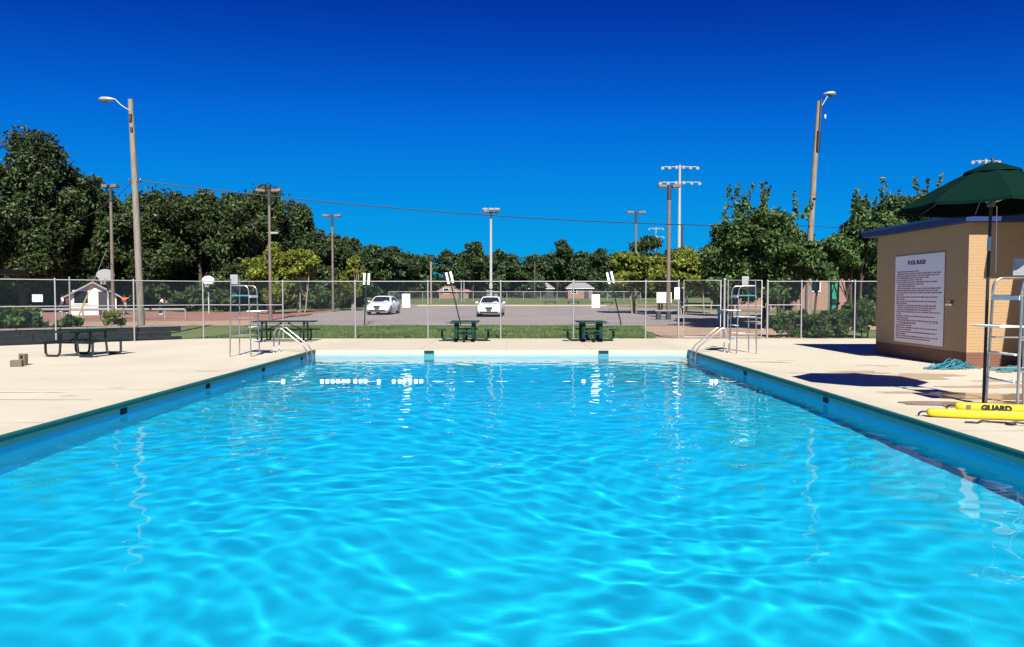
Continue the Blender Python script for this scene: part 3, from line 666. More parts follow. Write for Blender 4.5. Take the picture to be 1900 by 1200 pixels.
# ------------------------------------------------------------------ pool ladders
def ladder(x_edge, sgn, y0, label):
    t = thing('pool_ladder', label, 'pool ladder', (x_edge, y0, 0))     # sgn +1: pool lies towards +x
    for dy in (0, .52):
        p = [(-sgn*.95, dy, -.02), (-sgn*.95, dy, .5)]+arc((-sgn*.95, dy, .5), (-sgn*.96, dy, .80), (-sgn*.72, dy, .78))+[(-sgn*.2, dy, .36)]+arc((-sgn*.05, dy, .24), (sgn*.10, dy, .10), (sgn*.11, dy, -.15))+[(sgn*.11, dy, -1.2)]
        MB().tube(p, .022, 10).build('hand_rail', 'steel', t)
        MB().lathe([(.06, 0), (.055, .02), (.025, .03)], 12, (-sgn*.95, dy, .001)).build('foot_flange', 'steel', t)
    for z in (-.42, -.72, -1.02): MB().bbox((sgn*.11, .26, z), (.1, .5, .035), .01).build('tread', 'whiteplate', t)
ladder(PX0, 1, 22.85, 'curved steel pool ladder rails at the far corner near the picnic tables')
ladder(PX1, -1, 22.75, 'curved steel pool ladder rails at the far corner near the gates')

# ------------------------------------------------------------------ picnic tables
def long_table(L, label, loc, rz, dark=True):
    t = thing('picnic_table', label, 'picnic table', (*loc, 0), rz)      # long axis x
    def slab(c, d, name, m):
        return MB().bbox(c, d, .012).build(name, m, t)
    for i in range(5): slab((0, -.31+.155*i, .755), (L, .145, .045), 'table_plank', 'dgreen')
    for sy in (-1, 1):
        for j in (-1, 1): slab((0, sy*.68+j*.075, .455), (L, .14, .04), 'bench_plank', 'dgreen')
    for sx in (-1, 1):
        x = sx*(L/2-.38); r = .034
        for sy in (-1, 1):
            p = [(x, sy*.80, .43)]+[(x, sy*.80, .18)]+arc((x, sy*.80, .17), (x, sy*.80, .034), (x, sy*.67, .034))+arc((x, sy*.44, .034), (x, sy*.32, .034), (x, sy*.31, .17))+[(x, sy*.25, .73)]
            MB().tube(p, r, 8).build('leg', 'black', t)
        MB().tube([(x, -.84, .42), (x, .84, .42)], .022, 8).build('bench_support', 'black', t)
        MB().tube([(x, -.33, .725), (x, .33, .725)], .022, 8).build('top_support', 'black', t)
        MB().tube([(x, 0, .42), (sx*.12, 0, .72)], .018, 8).build('brace', 'black', t)
    return t
long_table(1.9, 'dark green metal picnic table standing on the deck by the oblique fence', (-12.92, 21.75), R(79))
long_table(2.4, 'long dark green picnic table in front of the far fence behind the lifeguard chair', (-9.0, 28.6), R(1))
def square_table(px, label, rz):
    y = 28.75; t = thing('square_picnic_table', label, 'picnic table', (X(px, y), y, 0), rz, 'square green tables at the far fence')
    MB().bbox((0, 0, .745), (1.12, 1.12, .05), .015).build('table_top', 'dgreen2', t)
    for sx in (-1, 1):
        for sy in (-1, 1): MB().bbox((sx*.34, sy*.34, .36), (.13, .13, .72), .012).build('leg', 'dgreen', t)
    MB().box((0, -.34, .3), (.6, .05, .05)).box((0, .34, .3), (.6, .05, .05)).build('stretcher', 'dgreen', t)
    for k in range(4):
        c, s_ = math.cos(k*math.pi/2), math.sin(k*math.pi/2)
        if k == 3: pass
        q = MB(); m4 = Matrix.Rotation(k*math.pi/2, 4, 'Z')
        q.box(m4 @ Vector((.92, 0, .45)), (.26, .9 if k % 2 else .62, .05), M4=m4); q.build('seat', 'dgreen2', t)
        P_ = [Vector((.36, 0, .10)), Vector((.5, 0, .055))]+arc((.7, 0, .05), (.9, 0, .05), (.92, 0, .2))+[Vector((.92, 0, .43))]
        MB().tube([m4 @ p for p in P_], .045, 8).build('seat_arm', 'dgreen', t)
square_table(864, 'square green pedestal picnic table with four seats behind the left skimmer', 0)
square_table(1097, 'square green pedestal picnic table with four seats below the right blank sign', R(4))

# ------------------------------------------------------------------ brick hut
bx0, by0, by1, bh = 11.35, 18.0, 22.5, 3.6
hut = thing('brick_hut', 'tan painted brick hut with brown base and blue roof edge beside the deck', 'building', (bx0, by0, 0))
def hb(c0, c1, name, m, par): 
    c = [(a+e)/2 for a, e in zip(c0, c1)]; d = [e-a for a, e in zip(c0, c1)]
    return MB().box(c, d).build(name, m, par)
BZ = .395
hb((.0025, .0025, -.1), (6.6, 4.49, BZ), 'base_wall', 'brown_mortar', hut); hb((.0025, .0025, BZ+.001), (6.6, 4.49, bh), 'wall', 'tan_mortar', hut)
hb((1.9, -4.5, -.1), (6.6, .0, bh), 'wing_wall', 'tan_brick', hut)
BL, BH, JT = .2, .065, .010
def brick_me(m, L=BL): return MB().bbox((0, 0, 0), (L, .024, BH), .004).mesh('brick', m)
bm = {('tan', 0): brick_me('tan_brick'), ('brown', 0): brick_me('brown_brick'), ('tan', 1): brick_me('tan_brick', .095), ('brown', 1): brick_me('brown_brick', .095)}
rows = int((bh-.02)/(BH+JT)); cnt = 0; side = {'tan': MB(), 'brown': MB()}
for rI in range(rows):
    z = .01+rI*(BH+JT)+BH/2; colr = 'brown' if z < BZ else 'tan'; q = rI % 2
    xx = .0
    i = 0
    while xx < 6.4 and xx < 6.4:
        L = .095 if (i == 0 and q) else BL
        if xx > 1.88: break
        if cnt < 300 and xx+L < 1.45:
            link('brick', bm[(colr, 1 if L < .1 else 0)], hut, (xx+L/2, .012+random.uniform(-.0015, .0015), z)); cnt += 1
        else: side[colr].bbox((xx+L/2, .012, z), (L, .024, BH), .004)
        xx += L+JT; i += 1
    yy = .026; i = 0
    while yy < 4.5:
        L = .095 if (i == 0 and not q) else min(BL, 4.5-yy)
        if L > .03: side[colr].bbox((.012, yy+L/2, z), (L, .024, BH), .004, rz=R(90))
        yy += L+JT; i += 1
for k in side: tag(side[k].build('brickwork', k+'_brick', hut), kind='stuff')
rf_ = MB()
rf_.prism([(-.30, -.34), (1.36, -.34), (1.36, -5.0), (7.2, -5.0), (7.2, 4.9), (-.30, 4.9)], bh-.0, bh+.14).build('roof', 'blue_fascia', hut)
MB().prism([(-.33, -.37), (1.33, -.37), (1.33, -5.03), (7.23, -5.03), (7.23, 4.93), (-.33, 4.93)], bh+.142, bh+.20).build('drip_edge', 'blue_trim', hut)
MB().box((3.6, 0, bh+.3), (6, 3.6, .12)).build('roof_deck', 'whiteplate', hut)
MB().lathe([(.03, -.02), (.03, .05), (.018, .06), (.018, .12)], 8, (0, 0, 0)).build('hose_tap', 'brown_mortar', hut, (-.02, .62, 1.62)).rotation_euler = (0, R(-90), 0)
MB().box((-.05, .70, 1.55), (.05, .22, .05)).build('tap_shelf', 'whiteplate', hut)
# POOL RULES board on the shaded wall
sw, sh = 2.42, 2.46
sg = thing('rules_sign', 'large white pool rules board with red lines of text on the hut wall', 'sign', (bx0-.004, 21.38, .47), R(-90))   # local x runs towards the camera end, local -y faces the pool
MB().bbox((sw/2, -.012, sh/2), (sw, .02, sh), .006).build('board', 'board', sg)
def text_mesh(txt, size, m, bold=0):
    cu = bpy.data.curves.new('lettering', 'FONT'); cu.body = txt; cu.size = size; cu.align_x = 'CENTER'; cu.extrude = .002; cu.offset = bold
    o = bpy.data.objects.new('tmp', cu); COL.objects.link(o); dg = bpy.context.evaluated_depsgraph_get(); dg.update()
    me = bpy.data.meshes.new_from_object(o.evaluated_get(dg)); bpy.data.objects.remove(o); me.materials.clear(); me.materials.append(M[m]); return me
o = link('title_lettering', text_mesh('POOL RULES', .155, 'blue_text', .006), sg, (sw*.46, -.026, sh-.27)); o.rotation_euler = (R(90), 0, 0)
q = random.Random(5); z = sh-.42; li = 0
ends = [.55, .93, .93, .72, .6, .92, .62, .48, .96, .93, .95, .22, .88, .2, .85, .3, .9, .85, .8, .95, .15, .9, .35, .95, .5, .4, .93, .35, .92, .25, .93, .75]
for e in ends:
    z -= .0605; bl, rd = MB(), MB(); x = .1+(.0 if q.random() < .6 else .04)
    while x < sw*e-.1:
        wl = q.choice((2, 3, 4, 5, 6, 7))
        tgt = rd if (q.random() < .82) else bl
        for c_i in range(wl):
            hgt = q.uniform(.028, .040); cw = q.uniform(.014, .024)
            tgt.box((x+cw/2, -.0235, z+hgt/2), (cw*.8, .003, hgt)); 
            if q.random() < .6: tgt.box((x+cw/2, -.0233, z+q.choice((.006, .016, .028))), (cw, .003, .007))
            x += cw+.006
        x += .024
    for mb, m_ in ((rd, 'red_text'), (bl, 'blue_text')):
        if mb.v: tag(mb.build('text_line', m_, sg), kind='stuff')
# ------------------------------------------------------------------ things on the deck by the hut
def guard_tube(cx, cy, L, rz, z, tilt, label, text):
    t = thing('rescue_tube', label, 'rescue tube', (cx, cy, z), rz); b = MB(); n = 14; vs = []
    st = [(-L/2, .3), (-L/2+.02, .75), (-L/2+.06, .95), (-L/2+.12, 1), (0, 1), (L/2-.12, 1), (L/2-.06, .95), (L/2-.02, .75), (L/2, .3)]
    for x, s_ in st:
        for j in range(n):
            a = 2*math.pi*j/n; ca, sa = math.cos(a), math.sin(a); ex = lambda v: math.copysign(abs(v)**.6, v)
            vs.append((x, ex(ca)*.055*s_, .064+ex(sa)*.062*s_+.010*math.sin(x*3.1+.4)**2))
    k = len(st); b.add(vs, [(i*n+j, i*n+(j+1) % n, (i+1)*n+(j+1) % n, (i+1)*n+j) for i in range(k-1) for j in range(n)]+[tuple(range(n-1, -1, -1)), tuple(range((k-1)*n, k*n))], 0, True)
    body = b.build('foam_body', 'yellow', t)
    MB().tube(arc((-L/2, 0, .08), (-L/2-.1, 0, .09), (-L/2-.1, .03, .02)), .014, 6).build('end_clip', 'black', t)
    if text:
        o = link('lettering', text_mesh('GUARD', .115, 'black', .008), t, (-.05, -.058, .03)); o.rotation_euler = (R(90), 0, 0)
        MB().box((-.42, -.057, .07), (.06, .006, .06)).build('emblem', 'brown_pole', t)
guard_tube(7.46, 11.0, 1.2, R(-19), .02, 0, 'yellow foam rescue tube marked GUARD lying against the lifeguard chair legs', True)
guard_tube(6.80, 10.52, 1.3, R(-16), 0, 0, 'plain yellow foam rescue tube lying nearest the pool edge', False)
b = MB(); P_ = [(6.42, 10.18, .012), (6.5, 10.14, .02), (6.56, 10.12, .012), (6.68, 10.2, .03), (6.82, 10.2, .015), (6.95, 10.1, .02), (7.02, 10.0, .015), (6.95, 9.95, .03), (6.88, 10.0, .02), (7.0, 9.98, .05), (7.2, 9.92, .02), (7.5, 9.9, .02)]
tag(b.tube([p for i in range(len(P_)-1) for p in (Vector(P_[i]), Vector(P_[i]).lerp(Vector(P_[i+1]), .5))], .014, 6).build('strap', 'black'), 'black webbing strap lying loose on the deck before the rescue tubes', 'strap')
def heap(cx, cy, n, w, d, hh, label, seed):
    q = random.Random(seed); b = MB()
    for i in range(n):
        a = q.uniform(-.5, .5); x0 = cx+q.uniform(-w, w*.6); L = q.uniform(.35, .8)*w; P_ = []; top = q.uniform(.03, hh); y0 = cy+q.uniform(-d, d)
        for k in range(11):
            u_ = k/10; P_.append((x0+L*(u_-.5)*2*math.cos(a), y0+q.uniform(-.012, .012)+L*(u_-.5)*math.sin(a)-.25*d*math.sin(u_*6), .016+top*math.sin(math.pi*u_)**1.5*(1-.6*abs(x0-cx)/w)))
        b.tube(P_, .014, 6)
    return tag(b.build('rope_heap', 'rope_teal'), label, 'rope')
heap(10.9, 17.8, 26, .5, .22, .27, 'tangled heap of teal lane rope against the corner of the brick hut', 3)
heap(12.35, 17.2, 26, .6, .3, .14, 'flat coil of teal lane rope behind the umbrella lifeguard chair', 6)
for (x, y, a, z, lb) in ((-12.62, 18.35, .3, 0, 'brown concrete block lying flat on the deck'), (-12.72, 18.75, -.2, 0, 'brown concrete block standing upright behind another block')):
    flat = 'flat' in lb; t = thing('concrete_block', lb, 'block', (x, y, z), a)
    if flat:
        for sy in (-1, 1): MB().bbox((0, sy*.06, .085), (.26, .035, .17), .008).build('face_shell', 'concrete_block', t)
        for sx in (-1, 0, 1): MB().box((sx*.105, 0, .084), (.035, .084, .165)).build('web', 'concrete_block', t)
    else:
        for sx in (-1, 1): MB().bbox((sx*.075, 0, .15), (.035, .12, .30), .008).build('face_shell', 'concrete_block', t)
        for sz in (.03, .15, .27): MB().box((0, 0, sz), (.114, .115, .035)).build('web', 'concrete_block', t)
# float line across the pool
ry = 17.1; t = thing('float_line', 'float line with white buoys stretched across the pool', 'float line', (0, ry, WZ))
MB().tube([(lerp(PX0+.01, PX1-.01, i/60), .03*math.sin(i*.9), -.012+.012*math.sin(i*1.7)) for i in range(61)], .008, 6).build('rope', 'whiteplate', t)
for j, px in enumerate((525, 597, 607, 617, 627, 638, 646, 659, 669, 678, 703, 731, 742, 751, 761, 772, 782, 1084, 1322, 1331)):
    MB().lathe([(.012, -.05), (.032, -.042), (.043, -.015), (.043, .015), (.032, .042), (.012, .05)], 10).build('buoy', 'float_white', t, (X(px, ry), .01*math.sin(j), .012)).rotation_euler = (0, R(90), 0)

# ------------------------------------------------------------------ far things: houses, court, people, benches
def house(x, y, w_, d_, h, rh, label, wallm, roofm, gable_front=False, extra=None):
    z0 = gz(x, y); t = thing('house', label, 'house', (x, y, z0))
    wl = MB().box((0, 0, h/2-.3), (w_, d_, h+.6)).build('wall', wallm, t); e = .4
    b = MB()
    if gable_front:
        b.add([(-w_/2-e, -d_/2-e, h-.15), (0, -d_/2-e, h+rh), (w_/2+e, -d_/2-e, h-.15), (-w_/2-e, d_/2+e, h-.15), (0, d_/2+e, h+rh), (w_/2+e, d_/2+e, h-.15),
               (-w_/2-e, -d_/2-e, h-.3), (0, -d_/2-e, h+rh-.16), (w_/2+e, -d_/2-e, h-.3)], [(0, 1, 4, 3), (1, 2, 5, 4), (6, 7, 1, 0), (7, 8, 2, 1)])
        MB().add([(-w_/2, -d_/2-.003, h), (w_/2, -d_/2-.003, h), (0, -d_/2-.003, h+rh*.93)], [(0, 1, 2)]).build('gable', wallm, t)
    else:
        b.add([(-w_/2-e, -d_/2-e, h-.1), (w_/2+e, -d_/2-e, h-.1), (w_/2+e, d_/2+e, h-.1), (-w_/2-e, d_/2+e, h-.1), (-w_/2+rh, 0, h+rh), (w_/2-rh, 0, h+rh)], [(0, 1, 5, 4), (1, 2, 5), (2, 3, 4, 5), (3, 0, 4)])
        MB().box((0, -d_/2-e+.03, h-.16), (w_+2*e, .06, .12)).build('fascia', 'whiteplate', t)
    b.build('roof', roofm, t)
    k = max(2, int(w_/3.2))
    for i in range(k):
        xx = lerp(-w_/2, w_/2, (i+.5)/k)
        if i == k//2: MB().box((xx, -d_/2-.02, 1.02), (.95, .06, 2.04)).build('door', 'dark_metal', t)
        else:
            f = MB().box((xx, -d_/2-.02, 1.55), (1.2, .06, 1.2)).build('window', 'whiteplate', t)
            MB().box((xx, -d_/2-.056, 1.55), (1.0, .02, 1.0)).build('pane', 'glass', f)
    return t
house(X(174, 63), 63, 3.5, 4, 1.75, 1.15, 'small cream gabled shed behind the basketball court', 'cream_wall', 'roofgrey', True).rotation_euler = (0, 0, R(30))
house(X(845, 150), 150, 6, 6, 1.6, 1.0, 'low red brick house with pale roof beyond the ball field fence', 'redbrick', 'redbrick')
house(X(905, 165), 165, 5, 6, 1.5, .9, 'low brick house with white roof edge behind the far fence', 'redbrick', 'roofgrey')
house(X(1075, 150), 150, 5, 6, 2.2, 1.1, 'brick house with light grey hip roof beyond the ball field', 'redbrick', 'roofgrey')
house(X(1005, 160), 160, 5, 5, 2.2, 1.2, 'small grey-roofed outbuilding next to the hip-roofed brick house', 'dark_metal', 'roofgrey')
bz = gz(30, 70); bb = thing('school_building', 'long low pink brick building with a green door seen beneath the trees', 'building', (30, 70, bz))
MB().box((0, 4, 1.8), (17, 8, 4.2)).build('wall', 'redbrick', bb); MB().box((0, 3.9, 4.05), (17.8, 9, .3)).build('roof', 'whiteplate', bb)
d = MB().box((X(1547, 70)-30, -.03, 1.35), (.95, .08, 2.7)).build('door', 'green_door', bb); MB().box((X(1547, 70)-30, -.08, .75), (.5, .03, .6)).build('pane', 'glass', d)
MB().box((X(1471, 70)-30, -.03, 1.2), (.9, .08, 2.4)).build('door', 'brown_pole', bb)
for px in (1510, 1590, 1625, 1660):
    f = MB().box((X(px, 70)-30, -.03, 2.3), (1.3, .08, 1.1)).build('window', 'whiteplate', bb); MB().box((X(px, 70)-30, -.08, 2.3), (1.1, .03, .9)).build('pane', 'glass', f)
cv = thing('roof_canopy', 'corner of a dark flat canopy on a timber post left of the bushes', 'canopy', (X(-30, 40), 40, gz(-28, 40)))
MB().box((.2, 0, 3.02), (2.9, 2.4, .28)).build('roof', 'windscreen', cv); MB().box((.2, -1.22, 3.05), (2.92, .05, .2)).build('fascia', 'blue_trim', cv)
for sx in (-.9, 1.35): MB().tube([(sx, -.9, -.1), (sx, -.9, 2.9)], .06, 8).build('post', 'bark', cv)
# ball-field fence
ff = thing('field_fence', 'distant grey chain-link fence around the ball field', 'fence', (0, 0, 0)); fy = 112
pts = [(x, fy+.02*x, gz(x, fy)) for x in np.arange(-19, 22, 2.6)]
for p in pts: MB().tube([(0, 0, -.2), (0, 0, 1.55)], .055, 6).build('post', 'galv', ff, p)
for a, c in zip(pts[:-1], pts[1:]):
    MB().tube([Vector(a)+Vector((0, 0, 1.5)), Vector(c)+Vector((0, 0, 1.5))], .045, 5).build('top_rail', 'galv', ff)
    w_ = MB()
    for i in range(14): w_.tube([Vector(a).lerp(Vector(c), i/14)+Vector((0, 0, .02)), Vector(a).lerp(Vector(c), (i+1)/14)+Vector((0, 0, 1.48))], .008, 3, caps=False); w_.tube([Vector(a).lerp(Vector(c), (i+1)/14)+Vector((0, .01, .02)), Vector(a).lerp(Vector(c), i/14)+Vector((0, .01, 1.48))], .008, 3, caps=False)
    tag(w_.build('chain_link', 'galv', ff), kind='stuff')
for px in (857, 862):
    tag(post(px, 108, gz(-7, 108)+3.2, 'galv', .09, 'pale grey gate pillar of the ball field fence'), group='ball field gate pillars')

# court rail
cr = thing('court_rail', 'low thick grey pipe rail along the near side of the clay court', 'rail', (0, 0, 0)); ry_ = 50
for i in range(9): MB().tube([(0, 0, -.2), (0, 0, .72)], .06, 8).build('post', 'galv', cr, (lerp(X(40, ry_), X(345, ry_), i/8), ry_, gz(-30, ry_)))
MB().tube([(X(40, ry_), ry_, gz(-30, ry_)+.74), (X(345, ry_), ry_, gz(-30, ry_)+.74)], .085, 8).build('rail', 'galv', cr)
def hoop(px, pz, y, label, m, wd):
    x = X(px, y); g0 = gz(x, y); t = thing('basketball_hoop', label, 'basketball hoop', (x, y, g0)); zc = Z(pz, y)-g0
    MB().tube([(-.35, .9, -.2), (-.35, .9, zc-.5)]+arc((-.35, .9, zc-.5), (-.35, .9, zc), (-.1, .1, zc)), .07, 8).build('pole', 'grey_pole', t)
    P_ = [(-.30*wd, -.36), (.30*wd, -.36), (.5*wd, -.12)]+[(.5*wd*math.cos(a), -.02+.38*math.sin(a)) for a in [R(8+i*16.4) for i in range(11)]]+[(-.5*wd, -.12)]
    n = len(P_); b = MB(); b.add([(a, -.02, zc+e) for a, e in P_]+[(a, .03, zc+e) for a, e in P_], [tuple(range(n)), tuple(range(2*n-1, n-1, -1))]+[(i, i+n, (i+1) % n+n, (i+1) % n) for i in range(n)])
    b.build('backboard', m, t)
    MB().tube([(.23*math.cos(R(15*i)), -.3+.23*math.sin(R(15*i)), zc-.30) for i in range(25)], .015, 5).build('rim', M['yellow_guard'], t)
    nb_ = MB()
    for i in range(10):
        a = R(36*i); nb_.tube([(.22*math.cos(a), -.3+.22*math.sin(a), zc-.31), (.13*math.cos(a+.4), -.3+.13*math.sin(a+.4), zc-.68)], .008, 4)
    nb_.build('net', 'white', t)
hoop(198, 510, 49, 'basketball hoop with weathered fan backboard above the small cream shed', 'lamp_head', 1.25)
hoop(388, 520, 66, 'basketball hoop with clean white fan backboard above the chain-link fence', 'white', 1.1)
gw = thing('guy_guard', 'yellow slanted guy-wire guard beside the basketball court', 'pole guard', (X(141, 46), 46, gz(-28, 46)))
MB().tube([(0, 0, 0), (.62, .3, 1.75)], .05, 8).build('sleeve', 'yellow_guard', gw); MB().tube([(.62, .3, 1.7), (1.6, .8, 4.6)], .012, 5).build('guy_wire', 'galv', gw)
# notice panel, bench and bin on the far side of the gate
px_, y_ = 1233, 50; t = thing('notice_panel', 'cream notice panel on dark posts beyond the gates', 'sign', (X(px_, y_), y_, gz(10, 50)))
for sx in (-1, 1): MB().box((sx*.4, .05, .75), (.07, .07, 1.6)).build('post', 'dark_metal', t)
MB().bbox((0, 0, 1.42), (1.05, .05, .75), .01).build('panel', 'cream_wall', t)
t = thing('stone_bench', 'dark slab bench standing under the cream notice panel', 'bench', (X(1232, 47), 47, gz(10, 47)))
MB().bbox((0, 0, .62), (1.15, .45, .1), .015).build('seat', 'capstone', t)
for sx in (-1, 1): MB().bbox((sx*.32, 0, .28), (.28, .38, .57), .015).build('support', 'dark_metal', t)
t = thing('rubbish_bin', 'squat tan rubbish bin outside the gates under the trees', 'bin', (X(1343, 44), 44, gz(13, 44)))
MB().lathe([(.3, 0), (.34, .5), (.36, .85), (.36, .9)], 14).build('barrel', 'cream_wall', t); MB().lathe([(.38, .9), (.36, 1.0), (.2, 1.12), (.12, 1.14), (.12, 1.08)], 14).build('lid', 'cream_wall', t)
for i, (px, y) in enumerate(((1022, 92), (1065, 93), (1110, 90), (1128, 91))):
    x = X(px, y); t = thing('slab_bench', 'dark low bench slab on the far edge of the parking lot', 'bench', (x, y, gz(x, y)), 0, 'dark slabs beyond the lot')
    MB().bbox((0, 0, .32), (1.6, .4, .1), .02).build('seat', 'black', t)
    for sx in (-1, 1): MB().box((sx*.6, 0, .13), (.12, .35, .28)).build('leg', 'black', t)
# people
def person(x, y, rz, shirt, trousers, label, pose):
    m_s = mat('shirt', shirt, .9); m_t = mat('trousers', trousers, .9)
    J = dict(pel=(0, 0, .95), chest=(0, 0, 1.28), neck=(0, 0, 1.46), head=(0, -.02, 1.60), top=(0, -.02, 1.72))
    for s_, k in ((-1, 'l'), (1, 'r')):
        J.update({k+'sh': (s_*.17, 0, 1.40), k+'el': (s_*.25, .02, 1.13), k+'wr': (s_*.26, -.08, .90), k+'ha': (s_*.26, -.1, .82), k+'hip': (s_*.09, 0, .9), k+'kn': (s_*.11, -.03, .5), k+'an': (s_*.12, .02, .08), k+'to': (s_*.13, -.16, .04)})
    J.update(pose)
    names = list(J); idx = {n_: i for i, n_ in enumerate(names)}
    E = [('pel', 'chest'), ('chest', 'neck'), ('neck', 'head'), ('head', 'top')]
    for k in 'lr': E += [('chest', k+'sh'), (k+'sh', k+'el'), (k+'el', k+'wr'), (k+'wr', k+'ha'), ('pel', k+'hip'), (k+'hip', k+'kn'), (k+'kn', k+'an'), (k+'an', k+'to')]
    rad = dict(pel=.15, chest=.165, neck=.06, head=.105, top=.06); 
    for k in 'lr': rad.update({k+'sh': .075, k+'el': .05, k+'wr': .035, k+'ha': .045, k+'hip': .10, k+'kn': .07, k+'an': .045, k+'to': .04})
    me = bpy.data.meshes.new('body'); me.from_pydata([J[n_] for n_ in names], [(idx[a], idx[c]) for a, c in E], [])
    o = bpy.data.objects.new('body', me); COL.objects.link(o); sk = o.modifiers.new('s', 'SKIN'); o.modifiers.new('d', 'SUBSURF').levels = 1
    for i, n_ in enumerate(names):
        sv = me.skin_vertices[0].data[i]; sv.radius = (rad[n_], rad[n_]*(.72 if n_ in ('pel', 'chest') else 1)); sv.use_root = n_ == 'pel'
    dg = bpy.context.evaluated_depsgraph_get(); dg.update(); m2 = bpy.data.meshes.new_from_object(o.evaluated_get(dg)); bpy.data.objects.remove(o)
    m2.materials.clear()
    for q in (m_s, m_t, M['skin'], M['white']): m2.materials.append(q)
    seg = [(J[a], J[c], (1 if a[1:] in ('hip', 'kn') or (a == 'pel' and c != 'chest') else 3 if a[1:] == 'an' else 2 if (a[1:] in ('el', 'wr') or a in ('neck', 'head')) else 0)) for a, c in E]
    for p in m2.polygons:
        c = p.center; best = 9; mi = 0
        for a, e, k in seg:
            a, e = Vector(a), Vector(e); d = e-a; u_ = max(0, min(1, (c-a).dot(d)/d.length_squared)); L = (c-a-d*u_).length
            if L < best: best, mi = L, k
        p.material_index = mi; p.use_smooth = True
    root = thing('person', label, 'person', (x, y, gz(x, y)+.04), rz); link('body', m2, root)
    hd = J['head']; MB().lathe([(.115, -.02), (.118, .06), (.09, .13), (.001, .16)], 12, (hd[0], hd[1]+.02, hd[2])).build('hair', 'hair', root)
person(X(126, 66), 66, R(60), (.30, .02, .05), (.02, .02, .03), 'person in a dark red top leaning forward on the court', dict(chest=(0, -.16, 1.22), neck=(0, -.27, 1.36), head=(0, -.36, 1.46), top=(0, -.40, 1.57), lsh=(-.17, -.22, 1.32), rsh=(.17, -.22, 1.32), lel=(-.25, -.42, 1.12), rel=(.25, -.42, 1.12), lwr=(-.2, -.62, 1.1), rwr=(.2, -.62, 1.1), lha=(-.18, -.7, 1.1), rha=(.18, -.7, 1.1), lkn=(-.13, -.2, .5), lan=(-.14, -.1, .08), lto=(-.14, -.27, .04), rkn=(.13, .12, .5), ran=(.14, .4, .1), rto=(.14, .26, .04)))
person(X(117, 69), 69, R(-40), (.75, .75, .75), (.05, .05, .07), 'person in a white top running beside the one in dark red', dict(lkn=(-.11, -.25, .55), lan=(-.12, -.1, .14), lto=(-.12, -.27, .1), rkn=(.11, .1, .5), ran=(.12, .38, .14), rto=(.12, .26, .04)))
person(X(232, 66), 66, R(20), (.75, .16, .03), (.6, .35, .35), 'person in a bright orange shirt on the court with one arm raised', dict(rel=(.38, -.02, 1.42), rwr=(.5, -.05, 1.62), rha=(.53, -.06, 1.7), lkn=(-.14, -.12, .5), lto=(-.16, -.18, .04)))
person(X(298, 62), 62, R(80), (.75, .74, .70), (.02, .02, .025), 'person in a white shirt and black shorts bending over on the court', dict(chest=(0, -.2, 1.2), neck=(0, -.34, 1.30), head=(0, -.44, 1.36), top=(0, -.5, 1.45), lsh=(-.17, -.28, 1.28), rsh=(.17, -.28, 1.28), lel=(-.22, -.45, 1.05), rel=(.22, -.45, 1.05), lwr=(-.2, -.6, .95), rwr=(.2, -.6, .95), lha=(-.2, -.66, .9), rha=(.2, -.66, .9), lkn=(-.12, -.12, .5), rkn=(.12, -.02, .5)))

# ------------------------------------------------------------------ trees and shrubs
RS = np.random.RandomState(21)
def leaf_cloud(clumps, nleaf, size, flat=.35, droop=0):
    """small bent leaf faces spread through ellipsoidal clumps: (centre, radii, weight)"""
    wts = np.array([c[2] for c in clumps]); wts = wts/wts.sum(); idx = RS.choice(len(clumps), nleaf, p=wts)
    C = np.array([c[0] for c in clumps])[idx]; Rr = np.array([c[1] for c in clumps])[idx]
    d = RS.normal(size=(nleaf, 3)); d /= np.linalg.norm(d, axis=1)[:, None]
    r = RS.rand(nleaf)**.45; r *= 1+.22*RS.normal(size=nleaf)*(RS.rand(nleaf) < .35)
    pos = C+d*Rr*r[:, None]
    nrm = d*.55+RS.normal(size=(nleaf, 3))*.9+np.array([0, 0, flat]); nrm /= np.linalg.norm(nrm, axis=1)[:, None]
    t = np.cross(nrm, RS.normal(size=(nleaf, 3))); t /= np.linalg.norm(t, axis=1)[:, None]; b = np.cross(nrm, t)
    s = (size*(.55+.9*RS.rand(nleaf)))[:, None]
    V = np.stack([pos-t*s, pos+b*s*.48-nrm*s*.12, pos+t*s, pos-b*s*.48-nrm*s*.12], 1).reshape(-1, 3)
    return V, np.arange(nleaf*4).reshape(-1, 4)
